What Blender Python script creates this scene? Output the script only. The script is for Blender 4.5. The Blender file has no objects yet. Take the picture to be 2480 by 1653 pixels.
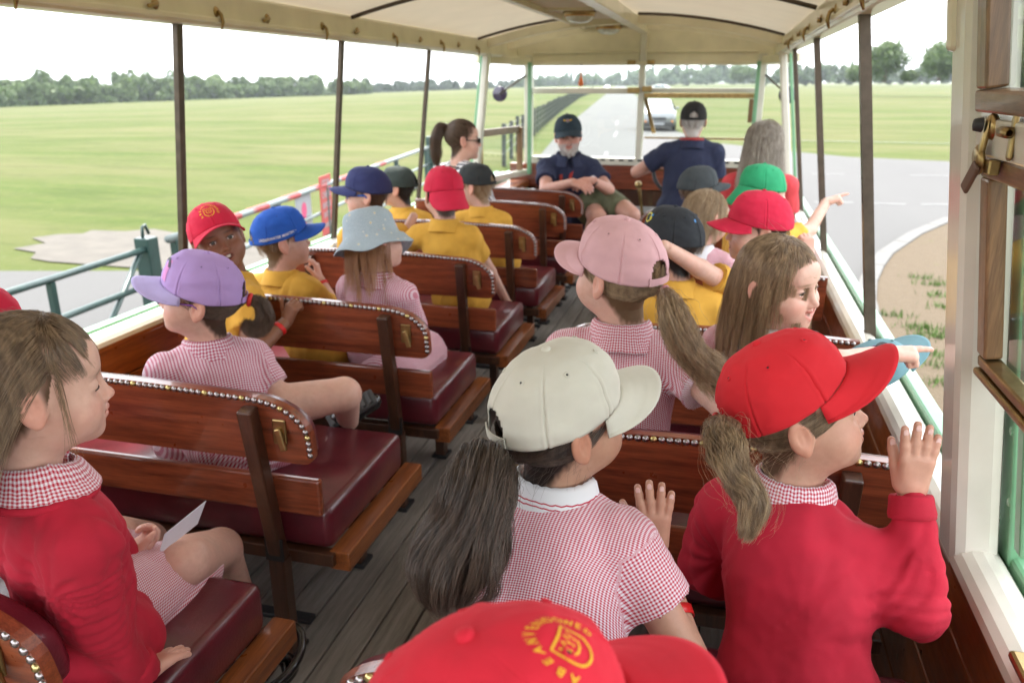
import bpy, bmesh, math, random
import numpy as np
from mathutils import Vector, Matrix
random.seed(7); rng = np.random.default_rng(7)
R = math.radians
S = bpy.context.scene
COL = S.collection
# ------------------------------------------------------------------ camera
CAM = np.array([0.0, 0.0, 2.31]); FPX = 1929.0; PITCH = math.atan(628.5 / FPX); YAW = R(14.54)
cd = bpy.data.cameras.new('camera'); cam = bpy.data.objects.new('camera', cd); COL.objects.link(cam)
cam.location = CAM; cam.rotation_euler = (math.pi / 2 - PITCH, 0, YAW)
cd.sensor_width = 36; cd.lens = 28.0; cd.clip_start = 0.05; cd.clip_end = 4000
cd.dof.use_dof = True; cd.dof.focus_distance = 1.25; cd.dof.aperture_fstop = 5.6
S.camera = cam
# ------------------------------------------------------------------ sky, sun, exposure
SUN_AZ, SUN_EL = R(-22), R(57)          # azimuth from +Y towards +X
w = bpy.data.worlds.new('World'); S.world = w; w.use_nodes = True
nt = w.node_tree; nt.nodes.clear()
sky = nt.nodes.new('ShaderNodeTexSky'); sky.sky_type = 'NISHITA'; sky.sun_disc = False
sky.sun_elevation = SUN_EL; sky.sun_rotation = SUN_AZ
sky.air_density = 1.0; sky.dust_density = 4.0; sky.ozone_density = 1.0
bg = nt.nodes.new('ShaderNodeBackground'); bg.inputs[1].default_value = 0.10
veil = nt.nodes.new('ShaderNodeBackground'); veil.inputs[0].default_value = (0.93, 0.96, 1.0, 1); veil.inputs[1].default_value = 1.30
mx = nt.nodes.new('ShaderNodeMixShader'); mx.inputs[0].default_value = 0.88      # thin high cloud over the clear sky
wo = nt.nodes.new('ShaderNodeOutputWorld')
nt.links.new(sky.outputs[0], bg.inputs[0]); nt.links.new(bg.outputs[0], mx.inputs[1])
nt.links.new(veil.outputs[0], mx.inputs[2]); nt.links.new(mx.outputs[0], wo.inputs[0])
sl = bpy.data.lights.new('sun', 'SUN'); sl.energy = 2.6; sl.angle = R(2.5); sl.color = (1.0, 0.95, 0.86)
sun = bpy.data.objects.new('sun', sl); COL.objects.link(sun)
sd = Vector((math.sin(SUN_AZ) * math.cos(SUN_EL), math.cos(SUN_AZ) * math.cos(SUN_EL), math.sin(SUN_EL)))
sun.rotation_euler = sd.to_track_quat('Z', 'Y').to_euler(); sun.location = (0, 0, 30)
vs = S.view_settings; vs.view_transform = 'Standard'; vs.look = 'None'; vs.exposure = 1.82; vs.gamma = 1.0; vs.use_curve_mapping = False
S.cycles.use_denoising = True; S.cycles.max_bounces = 10; S.cycles.diffuse_bounces = 6; S.cycles.glossy_bounces = 3
S.cycles.transparent_max_bounces = 12; S.cycles.transmission_bounces = 4
S.cycles.caustics_reflective = False; S.cycles.caustics_refractive = False; S.cycles.sample_clamp_indirect = 6.0

K = 2480.0 / 2352.0
def ray(px, py):
    r = (px * K - 1240.0) / FPX; u = (826.5 - py * K) / FPX
    fw = math.cos(PITCH) + u * math.sin(PITCH); up = -math.sin(PITCH) + u * math.cos(PITCH)
    return np.array([r * math.cos(YAW) - fw * math.sin(YAW), r * math.sin(YAW) + fw * math.cos(YAW), up])
def at(px, py, Y): d = ray(px, py); return CAM + d * (Y / d[1])
def atx(px, py, X): d = ray(px, py); return CAM + d * (X / d[0])
def atz(px, py, Z): d = ray(px, py); return CAM + d * ((Z - CAM[2]) / d[2])
# ------------------------------------------------------------------ materials
MATS = {}
class NB:
    def __init__(s, m): s.t = m.node_tree; s.n = s.t.nodes; s.l = s.t.links
    def new(s, typ, **kw):
        n = s.n.new(typ)
        for k, v in kw.items():
            if k.startswith('i_'): n.inputs[int(k[2:]) if k[2:].isdigit() else k[2:]].default_value = v
            else: setattr(n, k, v)
        return n
    def link(s, a, b): s.l.new(a, b)
    def math(s, op, a, b=None, c=None):
        n = s.n.new('ShaderNodeMath'); n.operation = op
        for i, v in enumerate((a, b, c)):
            if v is None: continue
            if isinstance(v, (int, float)): n.inputs[i].default_value = v
            else: s.l.new(v, n.inputs[i])
        return n.outputs[0]
    def mix(s, f, a, b):
        n = s.n.new('ShaderNodeMix'); n.data_type = 'RGBA'
        for i, v in ((0, f), (6, a), (7, b)):
            if isinstance(v, (int, float)): n.inputs[i].default_value = v
            elif isinstance(v, tuple): n.inputs[i].default_value = v if len(v) == 4 else v + (1,)
            else: s.l.new(v, n.inputs[i])
        return n.outputs[2]
    def noise(s, scale, det=3, vec=None, rough=0.55, stretch=None):
        n = s.n.new('ShaderNodeTexNoise'); n.inputs['Scale'].default_value = scale; n.inputs['Detail'].default_value = det
        n.inputs['Roughness'].default_value = rough
        if vec is None: vec = s.n.new('ShaderNodeTexCoord').outputs['Object']
        if stretch:
            mp = s.n.new('ShaderNodeMapping'); mp.inputs['Scale'].default_value = stretch; s.l.new(vec, mp.inputs[0]); vec = mp.outputs[0]
        s.l.new(vec, n.inputs['Vector']); return n.outputs[0]
    def ramp(s, f, stops):
        n = s.n.new('ShaderNodeValToRGB'); e = n.color_ramp.elements
        while len(e) < len(stops): e.new(0.5)
        for el, (p, c) in zip(e, stops): el.position = p; el.color = c if len(c) == 4 else tuple(c) + (1,)
        s.l.new(f, n.inputs[0]); return n.outputs[0]
    def bump(s, h, strength, dist):
        n = s.n.new('ShaderNodeBump'); n.inputs['Strength'].default_value = strength; n.inputs['Distance'].default_value = dist
        s.l.new(h, n.inputs['Height']); return n.outputs[0]
def newmat(name):
    m = bpy.data.materials.new(name); m.use_nodes = True
    b = m.node_tree.nodes['Principled BSDF']; return m, NB(m), b
def mat(name, col, rough=0.6, metal=0.0, var=0.12, scale=20.0, bump=0.0, bscale=200.0, bdist=0.001, coat=0.0, spec=0.5, sheen=0.0, stretch=None, sss=0.0):
    """plain coloured surface with mottling and fine relief"""
    if name in MATS: return MATS[name]
    m, nb, b = newmat(name)
    c = np.array(col[:3])
    f = nb.noise(scale, 4, stretch=stretch)
    rampc = nb.ramp(f, [(0.3, tuple(np.clip(c * (1 - var), 0, 1))), (0.7, tuple(np.clip(c * (1 + var), 0, 1)))])
    nb.link(rampc, b.inputs['Base Color']); b.inputs['Roughness'].default_value = rough; b.inputs['Metallic'].default_value = metal
    b.inputs['Coat Weight'].default_value = coat; b.inputs['Coat Roughness'].default_value = 0.12
    b.inputs['Specular IOR Level'].default_value = spec; b.inputs['Sheen Weight'].default_value = sheen
    if bump: nb.link(nb.bump(nb.noise(bscale, 3, stretch=stretch), bump, bdist), b.inputs['Normal'])
    MATS[name] = m; return m
def wood(name, dark, light, rough=0.3, coat=0.4, axis=0, scale=6.0):
    m, nb, b = newmat(name)
    st = [1.0, 1.0, 1.0]
    for i in range(3): st[i] = 0.55 if i == axis else 9.0
    tc = nb.n.new('ShaderNodeTexCoord').outputs['Object']
    oi = nb.n.new('ShaderNodeObjectInfo')
    add = nb.n.new('ShaderNodeVectorMath'); add.operation = 'ADD'; nb.link(tc, add.inputs[0])
    comb = nb.n.new('ShaderNodeCombineXYZ'); rv = nb.math('MULTIPLY', oi.outputs['Random'], 7.0)
    for i in range(3): nb.link(rv, comb.inputs[i])
    nb.link(comb.outputs[0], add.inputs[1])
    f1 = nb.noise(scale, 5, vec=add.outputs[0], stretch=tuple(st)); f2 = nb.noise(scale * 7, 3, vec=add.outputs[0], stretch=tuple(st))
    f = nb.math('ADD', nb.math('MULTIPLY', f1, 0.65), nb.math('MULTIPLY', f2, 0.35))
    f = nb.math('ADD', f, nb.math('MULTIPLY', nb.math('SUBTRACT', oi.outputs['Random'], 0.5), 0.10))
    col = nb.ramp(f, [(0.32, dark), (0.5, tuple((np.array(dark) + np.array(light)) / 2)), (0.68, light)])
    nb.link(col, b.inputs['Base Color']); b.inputs['Coat Weight'].default_value = coat; b.inputs['Coat Roughness'].default_value = 0.08
    rr = nb.math('ADD', nb.math('MULTIPLY', nb.noise(30, 3, vec=tc), 0.25), rough - 0.1); nb.link(rr, b.inputs['Roughness'])
    nb.link(nb.bump(f2, 0.15, 0.001), b.inputs['Normal'])
    MATS[name] = m; return m
def glassmat(name='glass', tint=(0.93, 0.97, 0.95)):
    m, nb, b = newmat(name)
    tr = nb.n.new('ShaderNodeBsdfTransparent'); tr.inputs[0].default_value = tint + (1,)
    gl = nb.n.new('ShaderNodeBsdfGlossy'); gl.inputs['Roughness'].default_value = 0.02
    fr = nb.n.new('ShaderNodeFresnel'); fr.inputs[0].default_value = 1.5
    mxs = nb.n.new('ShaderNodeMixShader'); nb.link(fr.outputs[0], mxs.inputs[0]); nb.link(tr.outputs[0], mxs.inputs[1]); nb.link(gl.outputs[0], mxs.inputs[2])
    nb.link(mxs.outputs[0], nb.n['Material Output'].inputs[0]); MATS[name] = m; return m
# ------------------------------------------------------------------ mesh helpers
def link(name, me, m=None, parent=None, smooth=False):
    o = bpy.data.objects.new(name, me); COL.objects.link(o)
    if m is not None and not me.materials: me.materials.append(m)
    if smooth and len(me.polygons): me.polygons.foreach_set('use_smooth', [True] * len(me.polygons))
    if parent is not None:
        o.parent = parent
    return o
def mesh(name, V, F, m=None, parent=None, smooth=False, off=None):
    """one mesh object; with a parent, V is in world space and stored relative to the top Empty"""
    V = np.asarray(V, float)
    if off is None and parent is not None: off = base_of(parent)
    if off is not None: V = V - np.asarray(off)
    me = bpy.data.meshes.new(name); me.from_pydata(V.tolist(), [], [tuple(int(i) for i in f) for f in F]); me.update()
    return link(name, me, m, parent, smooth)
def base_of(o):
    b = np.zeros(3)
    while o is not None: b = b + np.array(o.location); o = o.parent
    return b
def thing(name, label, cat, loc=(0, 0, 0), group=None):
    o = bpy.data.objects.new(name, None); COL.objects.link(o); o.location = tuple(float(v) for v in loc); o.empty_display_size = 0.05
    tag(o, label, cat, group); return o
def tag(o, label=None, cat=None, group=None, kind=None):
    if label: o['label'] = label
    if cat: o['category'] = cat
    if group: o['group'] = group
    if kind: o['kind'] = kind
    return o
class MB:
    """collects shapes into one mesh"""
    def __init__(s): s.V = []; s.F = []; s.n = 0
    def add(s, V, F):
        V = np.asarray(V, float); s.V.append(V); s.F += [tuple(int(i) + s.n for i in f) for f in F]; s.n += len(V); return s
    def box(s, lo, hi, ch=0.0):
        V, F = chbox(lo, hi, ch); return s.add(V, F)
    def bar(s, a, b, w, h, up=(0, 0, 1), ch=0.0):
        """a rectangular bar from a to b, w across, h along up"""
        a = np.array(a, float); b = np.array(b, float); d = b - a; L = np.linalg.norm(d); d /= L
        up = np.array(up, float); x = np.cross(d, up); x /= np.linalg.norm(x); u = np.cross(x, d)
        V, F = chbox((-w / 2, 0, -h / 2), (w / 2, L, h / 2), ch)
        return s.add(a + V[:, :1] * x + V[:, 1:2] * d + V[:, 2:] * u, F)
    def tube(s, pts, r, n=8, cap=True):
        V, F = tube(pts, r, n, cap); return s.add(V, F)
    def prism(s, poly, z0, z1):
        n = len(poly); V = [(x, y, z0) for x, y in poly] + [(x, y, z1) for x, y in poly]
        F = [tuple(range(n))[::-1], tuple(range(n, 2 * n))] + [(i, (i + 1) % n, n + (i + 1) % n, n + i) for i in range(n)]
        return s.add(V, F)
    def build(s, name, m, parent=None, smooth=False): return mesh(name, np.vstack(s.V), s.F, m, parent, smooth)
def chbox(lo, hi, ch=0.0):
    lo = np.array(lo, float); hi = np.array(hi, float)
    if ch <= 0:
        V = np.array([[(lo, hi)[i][0], (lo, hi)[j][1], (lo, hi)[k][2]] for i in (0, 1) for j in (0, 1) for k in (0, 1)])
        return V, [(0, 1, 3, 2), (4, 6, 7, 5), (0, 4, 5, 1), (2, 3, 7, 6), (0, 2, 6, 4), (1, 5, 7, 3)]
    bm = bmesh.new(); bmesh.ops.create_cube(bm, size=1.0)
    for v in bm.verts: v.co = Vector(((lo[0] + hi[0]) / 2 + v.co.x * (hi[0] - lo[0]), (lo[1] + hi[1]) / 2 + v.co.y * (hi[1] - lo[1]), (lo[2] + hi[2]) / 2 + v.co.z * (hi[2] - lo[2])))
    bmesh.ops.bevel(bm, geom=list(bm.edges), offset=ch, segments=2, affect='EDGES', profile=0.5)
    bm.verts.ensure_lookup_table(); V = np.array([v.co[:] for v in bm.verts]); F = [tuple(v.index for v in f.verts) for f in bm.faces]; bm.free()
    return V, F
def frames(P):
    P = np.asarray(P, float); T = np.gradient(P, axis=0); T /= np.linalg.norm(T, axis=1)[:, None] + 1e-12
    u = np.array([0, 0, 1.0]) if abs(T[0][2]) < 0.9 else np.array([1.0, 0, 0])
    A = []; B = []
    for t in T:
        a = u - t * (u @ t); a /= np.linalg.norm(a) + 1e-12; u = a; A.append(a); B.append(np.cross(t, a))
    return T, np.array(A), np.array(B)
def tube(pts, r, n=8, cap=True):
    P = np.asarray(pts, float); m = len(P); r = np.broadcast_to(np.asarray(r, float), (m,))
    T, A, B = frames(P); th = np.arange(n) * 2 * math.pi / n
    V = (P[:, None] + r[:, None, None] * (np.cos(th)[None, :, None] * A[:, None] + np.sin(th)[None, :, None] * B[:, None])).reshape(-1, 3)
    F = [(i * n + j, i * n + (j + 1) % n, (i + 1) * n + (j + 1) % n, (i + 1) * n + j) for i in range(m - 1) for j in range(n)]
    if cap: F += [tuple(range(n))[::-1], tuple(range((m - 1) * n, m * n))]
    return V, F
def gridfaces(nu, nv, cu=False):
    F = []
    for i in range(nu if cu else nu - 1):
        for j in range(nv - 1):
            a = i * nv + j; b = ((i + 1) % nu) * nv + j; F.append((a, b, b + 1, a + 1))
    return F
def lathe(profile, n=16, axis=(0, 0, 1), origin=(0, 0, 0)):
    prof = np.array(profile, float); th = np.arange(n) * 2 * math.pi / n
    ax = np.array(axis, float); ax /= np.linalg.norm(ax); t = np.array([1.0, 0, 0]) if abs(ax[0]) < 0.9 else np.array([0, 1.0, 0])
    a = np.cross(ax, t); a /= np.linalg.norm(a); b = np.cross(ax, a)
    V = (np.array(origin) + prof[None, :, 1:2] * ax + prof[None, :, 0:1] * (np.cos(th)[:, None, None] * a + np.sin(th)[:, None, None] * b)).reshape(-1, 3)
    return V, gridfaces(n, len(prof), True)
def setattr_vec(me, name, arr):
    a = me.attributes.new(name, 'FLOAT_VECTOR', 'POINT'); a.data.foreach_set('vector', np.asarray(arr, np.float32).ravel())
def setattr_col(me, name, arr):
    arr = np.asarray(arr, np.float32)
    if arr.shape[1] == 3: arr = np.hstack([arr, np.ones((len(arr), 1), np.float32)])
    a = me.attributes.new(name, 'FLOAT_COLOR', 'POINT'); a.data.foreach_set('color', arr.ravel())
def vnoise(P, seed=0):
    """smooth value noise in [-1,1], vectorised"""
    P = np.asarray(P, float); I = np.floor(P).astype(np.int64); Fr = P - I; Fr = Fr * Fr * (3 - 2 * Fr); out = np.zeros(len(P))
    for dx in (0, 1):
        for dy in (0, 1):
            for dz in (0, 1):
                h = ((I[:, 0] + dx) * 374761393 + (I[:, 1] + dy) * 668265263 + (I[:, 2] + dz) * 2147483647 + seed * 974711) & 0x7fffffff
                h = ((h ^ (h >> 13)) * 1274126177) & 0x7fffffff; v = (h ^ (h >> 16)) & 0xffff
                w_ = (Fr[:, 0] if dx else 1 - Fr[:, 0]) * (Fr[:, 1] if dy else 1 - Fr[:, 1]) * (Fr[:, 2] if dz else 1 - Fr[:, 2])
                out += w_ * (v / 32767.5 - 1)
    return out
def fbm(P, seed=0, o=3):
    s = 0; a = 1.0; P = np.asarray(P, float)
    for i in range(o): s = s + a * vnoise(P * 2 ** i, seed + i * 17); a *= 0.5
    return s
# ================================================================== SETTING
def hg(x, y):
    d = np.maximum(0, -np.asarray(x) - 0.13 * np.asarray(y) - 15)
    return -8.0 * (1 - np.exp(-0.0055 * d * d / (d + 25)))
def grassmat(name, a, b_, dry, sc=1.0, sand=None, sandlo=0.45, sandhi=0.6):
    m, nb, b = newmat(name)
    tc = nb.n.new('ShaderNodeTexCoord').outputs['Object']
    f1 = nb.noise(0.35 * sc, 5, vec=tc, stretch=(0.35, 1.0, 1)); f2 = nb.noise(4 * sc, 5, vec=tc); f3 = nb.noise(0.06 * sc, 4, vec=tc, stretch=(0.25, 1.2, 1))
    c = nb.mix(nb.ramp(f2, [(0.3, (0, 0, 0)), (0.7, (1, 1, 1))]), a, b_)
    c = nb.mix(nb.ramp(nb.math('ADD', nb.math('MULTIPLY', f1, 0.5), nb.math('MULTIPLY', f3, 0.5)), [(0.42, (0, 0, 0)), (0.57, (0.9, 0.9, 0.9))]), c, dry)
    f4 = nb.noise(0.9 * sc, 6, vec=tc, rough=.7, stretch=(.3, 1, 1)); c = nb.mix(nb.ramp(f4, [(.50, (0, 0, 0)), (.68, (.6, .6, .6))]), c, tuple(v * .72 for v in a)); f5 = nb.noise(.25 * sc, 5, vec=tc, rough=.7, stretch=(.2, 1, 1)); c = nb.mix(nb.ramp(f5, [(.55, (0, 0, 0)), (.66, (.7, .7, .7))]), c, tuple(min(1, v * 1.12) for v in dry))
    fl = nb.noise(9.0, 2, vec=tc); c = nb.mix(nb.ramp(fl, [(0.735, (0, 0, 0)), (0.75, (0.8, 0.8, 0.8))]), c, (0.20, 0.20, 0.15))
    if sand:
        fs = nb.math('ADD', nb.math('MULTIPLY', nb.noise(0.8, 5, vec=tc), 0.6), nb.math('MULTIPLY', nb.noise(6, 4, vec=tc), 0.4))
        gx = nb.n.new('ShaderNodeSeparateXYZ'); nb.link(tc, gx.inputs[0])
        fs = nb.math('ADD', fs, nb.math('MULTIPLY', nb.math('SUBTRACT', gx.outputs[0], 3.4), 0.06))
        sc_ = nb.mix(nb.noise(14, 5, vec=tc), sand, tuple(v * 0.72 for v in sand))
        c = nb.mix(nb.ramp(fs, [(sandlo, (0, 0, 0)), (sandhi, (1, 1, 1))]), sc_, c)
    nb.link(c, b.inputs['Base Color']); b.inputs['Roughness'].default_value = 0.9; b.inputs['Specular IOR Level'].default_value = 0.1
    nb.link(nb.bump(nb.noise(30, 3, vec=tc), 0.5, 0.05), b.inputs['Normal']); MATS[name] = m; return m
g_left = grassmat('field_grass', (0.050, 0.078, 0.013), (0.074, 0.096, 0.022), (0.108, 0.106, 0.044))
g_verge = grassmat('verge_grass', (0.045, 0.078, 0.012), (0.08, 0.10, 0.024), (0.12, 0.11, 0.055), 2.0, sand=(0.128, 0.100, 0.070), sandlo=0.56, sandhi=0.66)
# ground: rings out to the horizon
rr = np.concatenate([[0.0], np.geomspace(2.0, 2600, 60)]); aa = np.linspace(0, 2 * math.pi, 97)[:-1]
V = [(0, 0, 0)]; F = []
for r_ in rr[1:]:
    for a_ in aa: V.append((r_ * math.cos(a_), r_ * math.sin(a_), 0))
V = np.array(V, float); V[:, 2] = hg(V[:, 0], V[:, 1]) - 0.01; n = 96
F = [(0, 1 + j, 1 + (j + 1) % n) for j in range(n)]
for i in range(len(rr) - 2):
    for j in range(n): F.append((1 + i * n + j, 1 + (i + 1) * n + j, 1 + (i + 1) * n + (j + 1) % n, 1 + i * n + (j + 1) % n))
tag(mesh('ground', V, F, g_left, smooth=True), 'mown green field reaching to the woods', kind='structure')
def sheet(name, poly, z, m, label=None):
    o = mesh(name, [(x, y, z) for x, y in poly], [tuple(range(len(poly)))], m); return tag(o, label, kind='structure')
asph, nb, b = newmat('asphalt'); tc = nb.n.new('ShaderNodeTexCoord').outputs['Object']
c = nb.ramp(nb.noise(0.5, 5, vec=tc, stretch=(1, 0.2, 1)), [(0.3, (0.058, 0.057, 0.057)), (0.7, (0.072, 0.071, 0.070))])
c = nb.mix(nb.ramp(nb.noise(60, 3, vec=tc), [(0.35, (0, 0, 0)), (0.75, (0.5, 0.5, 0.5))]), c, (0.095, 0.094, 0.093))
nb.link(c, b.inputs['Base Color']); b.inputs['Roughness'].default_value = 0.85; nb.link(nb.bump(nb.noise(120, 2, vec=tc), 0.4, 0.01), b.inputs['Normal'])
conc = mat('pale_concrete', (0.090, 0.080, 0.067), 0.9, var=0.16, scale=3, bump=0.3, bscale=60, bdist=0.01)
kerbm = mat('kerb_concrete', (0.115, 0.113, 0.108), 0.85, var=0.1, scale=8, bump=0.2, bscale=90)
white_paint = mat('road_paint', (0.16, 0.16, 0.16), 0.7, var=0.12, scale=9)
kerbpts = [(13, 18.6), (9, 17.7), (6.2, 16.7), (4.0, 15.3), (2.95, 13.3), (2.2, 11.5), (1.8, 10.1), (1.56, 8.7), (1.46, 7.2), (1.42, 5.5), (1.42, -15)]
road = [(-3.3, -20), (-3.5, 2), (-3.7, 8), (-4.75, 14), (-5.46, 23.6), (-7.9, 40.2)] + [(-7.9 - 0.125 * (y - 40.2), y) for y in (90, 180, 360, 620)] \
    + [(-2.4 - 0.125 * (y - 41), y) for y in (620, 360, 180, 90, 60)] + [(-2.5, 41.6), (-0.4, 33.4), (0.6, 32.2), (2.4, 29.7), (3.9, 28.1), (6.8, 27.2), (60, 27.4), (60, 20.5)] + kerbpts + [(1.42, -20)]
sheet('road', road, 0.012, asph, 'grey asphalt road running ahead with a side road to the right')
sheet('path', [(-3.45, 1.0), (-3.72, 7.9), (-5.2, 8.5), (-6.9, 8.55), (-8.6, 8.1), (-9.6, 7.85), (-14, 7.6), (-30, 7.2), (-30, 1.5)], 0.004, asph, 'grey drive leading off through the gate')
sheet('path', [(-6.9, 8.6), (-8.7, 8.65), (-9.1, 8.75), (-9.35, 9.1), (-9.9, 9.25), (-9.75, 9.7), (-10.3, 10.0), (-10.15, 10.35), (-9.8, 10.5), (-9.9, 10.8), (-9.3, 10.85), (-9.0, 11.15), (-8.3, 10.9), (-7.9, 11.05), (-7.4, 10.6), (-6.9, 10.5), (-5.7, 10.7), (-4.75, 12.5), (-4.2, 11.0), (-3.85, 8.6), (-5.2, 8.56)], 0.008, conc, 'pale bare patch behind the barrier')
sheet('pavement', [(1.40, -18), (1.40, 5.5), (1.45, 7.2), (1.6, 8.9), (1.85, 10.2), (2.25, 11.6), (3.0, 13.3), (4.0, 15.2), (6.2, 16.6), (9, 17.6), (30, 19), (30, -18)], 0.1, g_verge, 'sandy verge with sparse grass inside the kerb')
def marking(pts, w_=0.11):
    p = np.array(pts, float); d = p[1] - p[0]; nrm = np.array([-d[1], d[0]]) / np.linalg.norm(d) * w_ / 2
    q = [p[0] + nrm, p[0] - nrm, p[1] - nrm, p[1] + nrm]
    return [(x, y, 0.018) for x, y in q]
V = []; F = []
for seg in [((1.84, 17.06), (2.6, 17.22)), ((2.92, 17.2), (3.55, 17.2)), ((3.84, 17.27), (4.46, 17.43)), ((4.9, 17.6), (5.6, 17.9)), ((2.3, 22.6), (3.1, 22.6)), ((4.7, 22.8), (5.9, 23.0)),
            ((-2.7, 17), (-3.0, 20)), ((-3.4, 24), (-3.9, 28)), ((-4.7, 36), (-5.1, 40)), ((-5.9, 46), (-6.5, 51)), ((-2.0, 8), (-2.2, 11))]:
    F.append(tuple(range(len(V), len(V) + 4))); V += marking(seg)
tag(mesh('road_marking', V, F, white_paint), 'white dashes painted on the road', kind='structure')
tag(mesh('field_line', [(1.5, 35.4, 0.03), (30, 34.0, 0.03), (30, 34.15, 0.03), (1.5, 35.55, 0.03)], [(0, 1, 2, 3)], white_paint), 'thin white line across the mown field', kind='structure')
# kerb: separate stones along the curve
kb = bpy.data.objects.new('kerb', None); COL.objects.link(kb); tag(kb, 'curved pale concrete kerb along the verge', kind='structure')
kp = np.array(kerbpts, float); seg = np.r_[0, np.cumsum(np.linalg.norm(np.diff(kp, axis=0), axis=1))]
s_ = np.arange(0, seg[-1] - 6, 0.92); kx = np.interp(s_, seg, kp[:, 0]); ky = np.interp(s_, seg, kp[:, 1])
for i in range(len(s_) - 1):
    a_ = np.array([kx[i], ky[i], 0.055]); b2 = np.array([kx[i + 1], ky[i + 1], 0.055]); d = b2 - a_; d /= np.linalg.norm(d)
    MB().bar(a_ + d * 0.004, b2 - d * 0.004, 0.20, 0.13 + 0.004 * (i % 2), ch=0.012).build('kerbstone', kerbm, kb)
# tufts on the sandy verge
def tufts(name, centres, m, h=0.07, blades=70, spread=0.10):
    V = []; F = []
    for (x, y) in centres:
        for k in range(blades):
            px = x + random.gauss(0, spread); py = y + random.gauss(0, spread * 0.6); a_ = random.random() * 6.28; hh = h * random.uniform(.4, 1.2); l = random.uniform(-.04, .04)
            n_ = len(V); V += [(px - .006 * math.cos(a_), py - .006 * math.sin(a_), .095), (px + .006 * math.cos(a_), py + .006 * math.sin(a_), .095), (px + l, py + l, .1 + hh)]; F.append((n_, n_ + 1, n_ + 2))
    return tag(mesh(name, V, F, m), kind='stuff')
leafm = mat('tuft_green', (0.07, 0.14, 0.018), 0.7, var=0.25, scale=5)
tp = [tuple(atz(x, y, 0.1)[:2]) for x, y in [(2145, 655), (2160, 680), (2160, 705), (2125, 755), (2135, 770), (2050, 725), (2110, 755), (2155, 775), (2150, 815), (2160, 840), (2165, 880), (2120, 640), (2330, 600), (2340, 700), (2330, 760), (2340, 540)]]
tag(tufts('grass', tp, leafm), 'small tufts of grass on the sandy verge')
# ------------------------------------------------------------------ trees
def leafmat(name, dark, light):
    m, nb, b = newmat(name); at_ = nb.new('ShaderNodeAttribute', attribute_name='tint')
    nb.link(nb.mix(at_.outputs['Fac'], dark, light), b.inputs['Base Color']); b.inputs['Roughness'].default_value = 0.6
    tr = nb.n.new('ShaderNodeBsdfTranslucent'); nb.link(nb.mix(at_.outputs['Fac'], dark, light), tr.inputs[0])
    ms = nb.n.new('ShaderNodeMixShader'); ms.inputs[0].default_value = 0.3
    nb.link(b.outputs[0], ms.inputs[1]); nb.link(tr.outputs[0], ms.inputs[2]); nb.link(ms.outputs[0], nb.n['Material Output'].inputs[0]); MATS[name] = m; return m
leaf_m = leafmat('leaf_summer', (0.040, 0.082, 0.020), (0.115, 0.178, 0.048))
leaf_f = leafmat('leaf_far', (0.042, 0.085, 0.032), (0.11, 0.17, 0.06))
leaf_d = leafmat('leaf_dark', (0.03, 0.06, 0.03), (0.06, 0.10, 0.045))
bark = mat('bark', (0.11, 0.085, 0.06), 0.9, var=0.3, scale=12, bump=0.6, bscale=40, bdist=0.02)
def crown_leaves(c, rx, rz, nl, size, lobes=14, conif=False):
    """leaf-sized faces spread through uneven lobes; returns verts, faces, tint"""
    L = []
    for i in range(lobes):
        if conif:
            t = i / lobes; L.append((np.array(c) + np.array([0, 0, (t - .5) * 2 * rz]), rx * (1.05 - t) * .8 + .2, rz * 2 / lobes))
        else:
            d = rng.normal(size=3); d /= np.linalg.norm(d); d[2] = d[2] * .8; k = rng.uniform(.35, .78)
            L.append((np.array(c) + d * np.array([rx, rx, rz]) * k, rx * rng.uniform(.28, .5), rz * rng.uniform(.25, .45)))
    li = rng.integers(0, len(L), nl); C = np.array([l[0] for l in L])[li]; a_ = np.array([l[1] for l in L])[li]; b2 = np.array([l[2] for l in L])[li]
    d = rng.normal(size=(nl, 3)); d /= np.linalg.norm(d, axis=1)[:, None]; k = rng.uniform(.55, 1.0, nl) ** .5
    P = C + d * np.stack([a_, a_, b2], 1) * k[:, None]
    nrm = d + rng.normal(size=(nl, 3)) * .6; nrm /= np.linalg.norm(nrm, axis=1)[:, None]
    u = np.cross(nrm, rng.normal(size=(nl, 3))); u /= np.linalg.norm(u, axis=1)[:, None]; v = np.cross(nrm, u)
    s = size * rng.uniform(.6, 1.3, nl)[:, None]
    V = np.stack([P - u * s, P - v * s * .6, P + u * s, P + v * s * .6], 1).reshape(-1, 3)
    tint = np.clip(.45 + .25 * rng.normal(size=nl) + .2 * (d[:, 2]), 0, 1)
    return V, np.repeat(tint, 4)
def build_leaves(name, Vs, Ts, m, parent=None):
    V = np.vstack(Vs); T = np.concatenate(Ts); n = len(V)
    off = base_of(parent) if parent is not None else 0
    me = bpy.data.meshes.new(name); me.vertices.add(n); me.vertices.foreach_set('co', (V - off).ravel())
    me.loops.add(n); me.loops.foreach_set('vertex_index', np.arange(n)); me.polygons.add(n // 4); me.polygons.foreach_set('loop_start', np.arange(0, n, 4))
    a_ = me.attributes.new('tint', 'FLOAT', 'POINT'); a_.data.foreach_set('value', T.astype(np.float32)); me.update(); me.validate()
    return link(name, me, m, parent)
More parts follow.
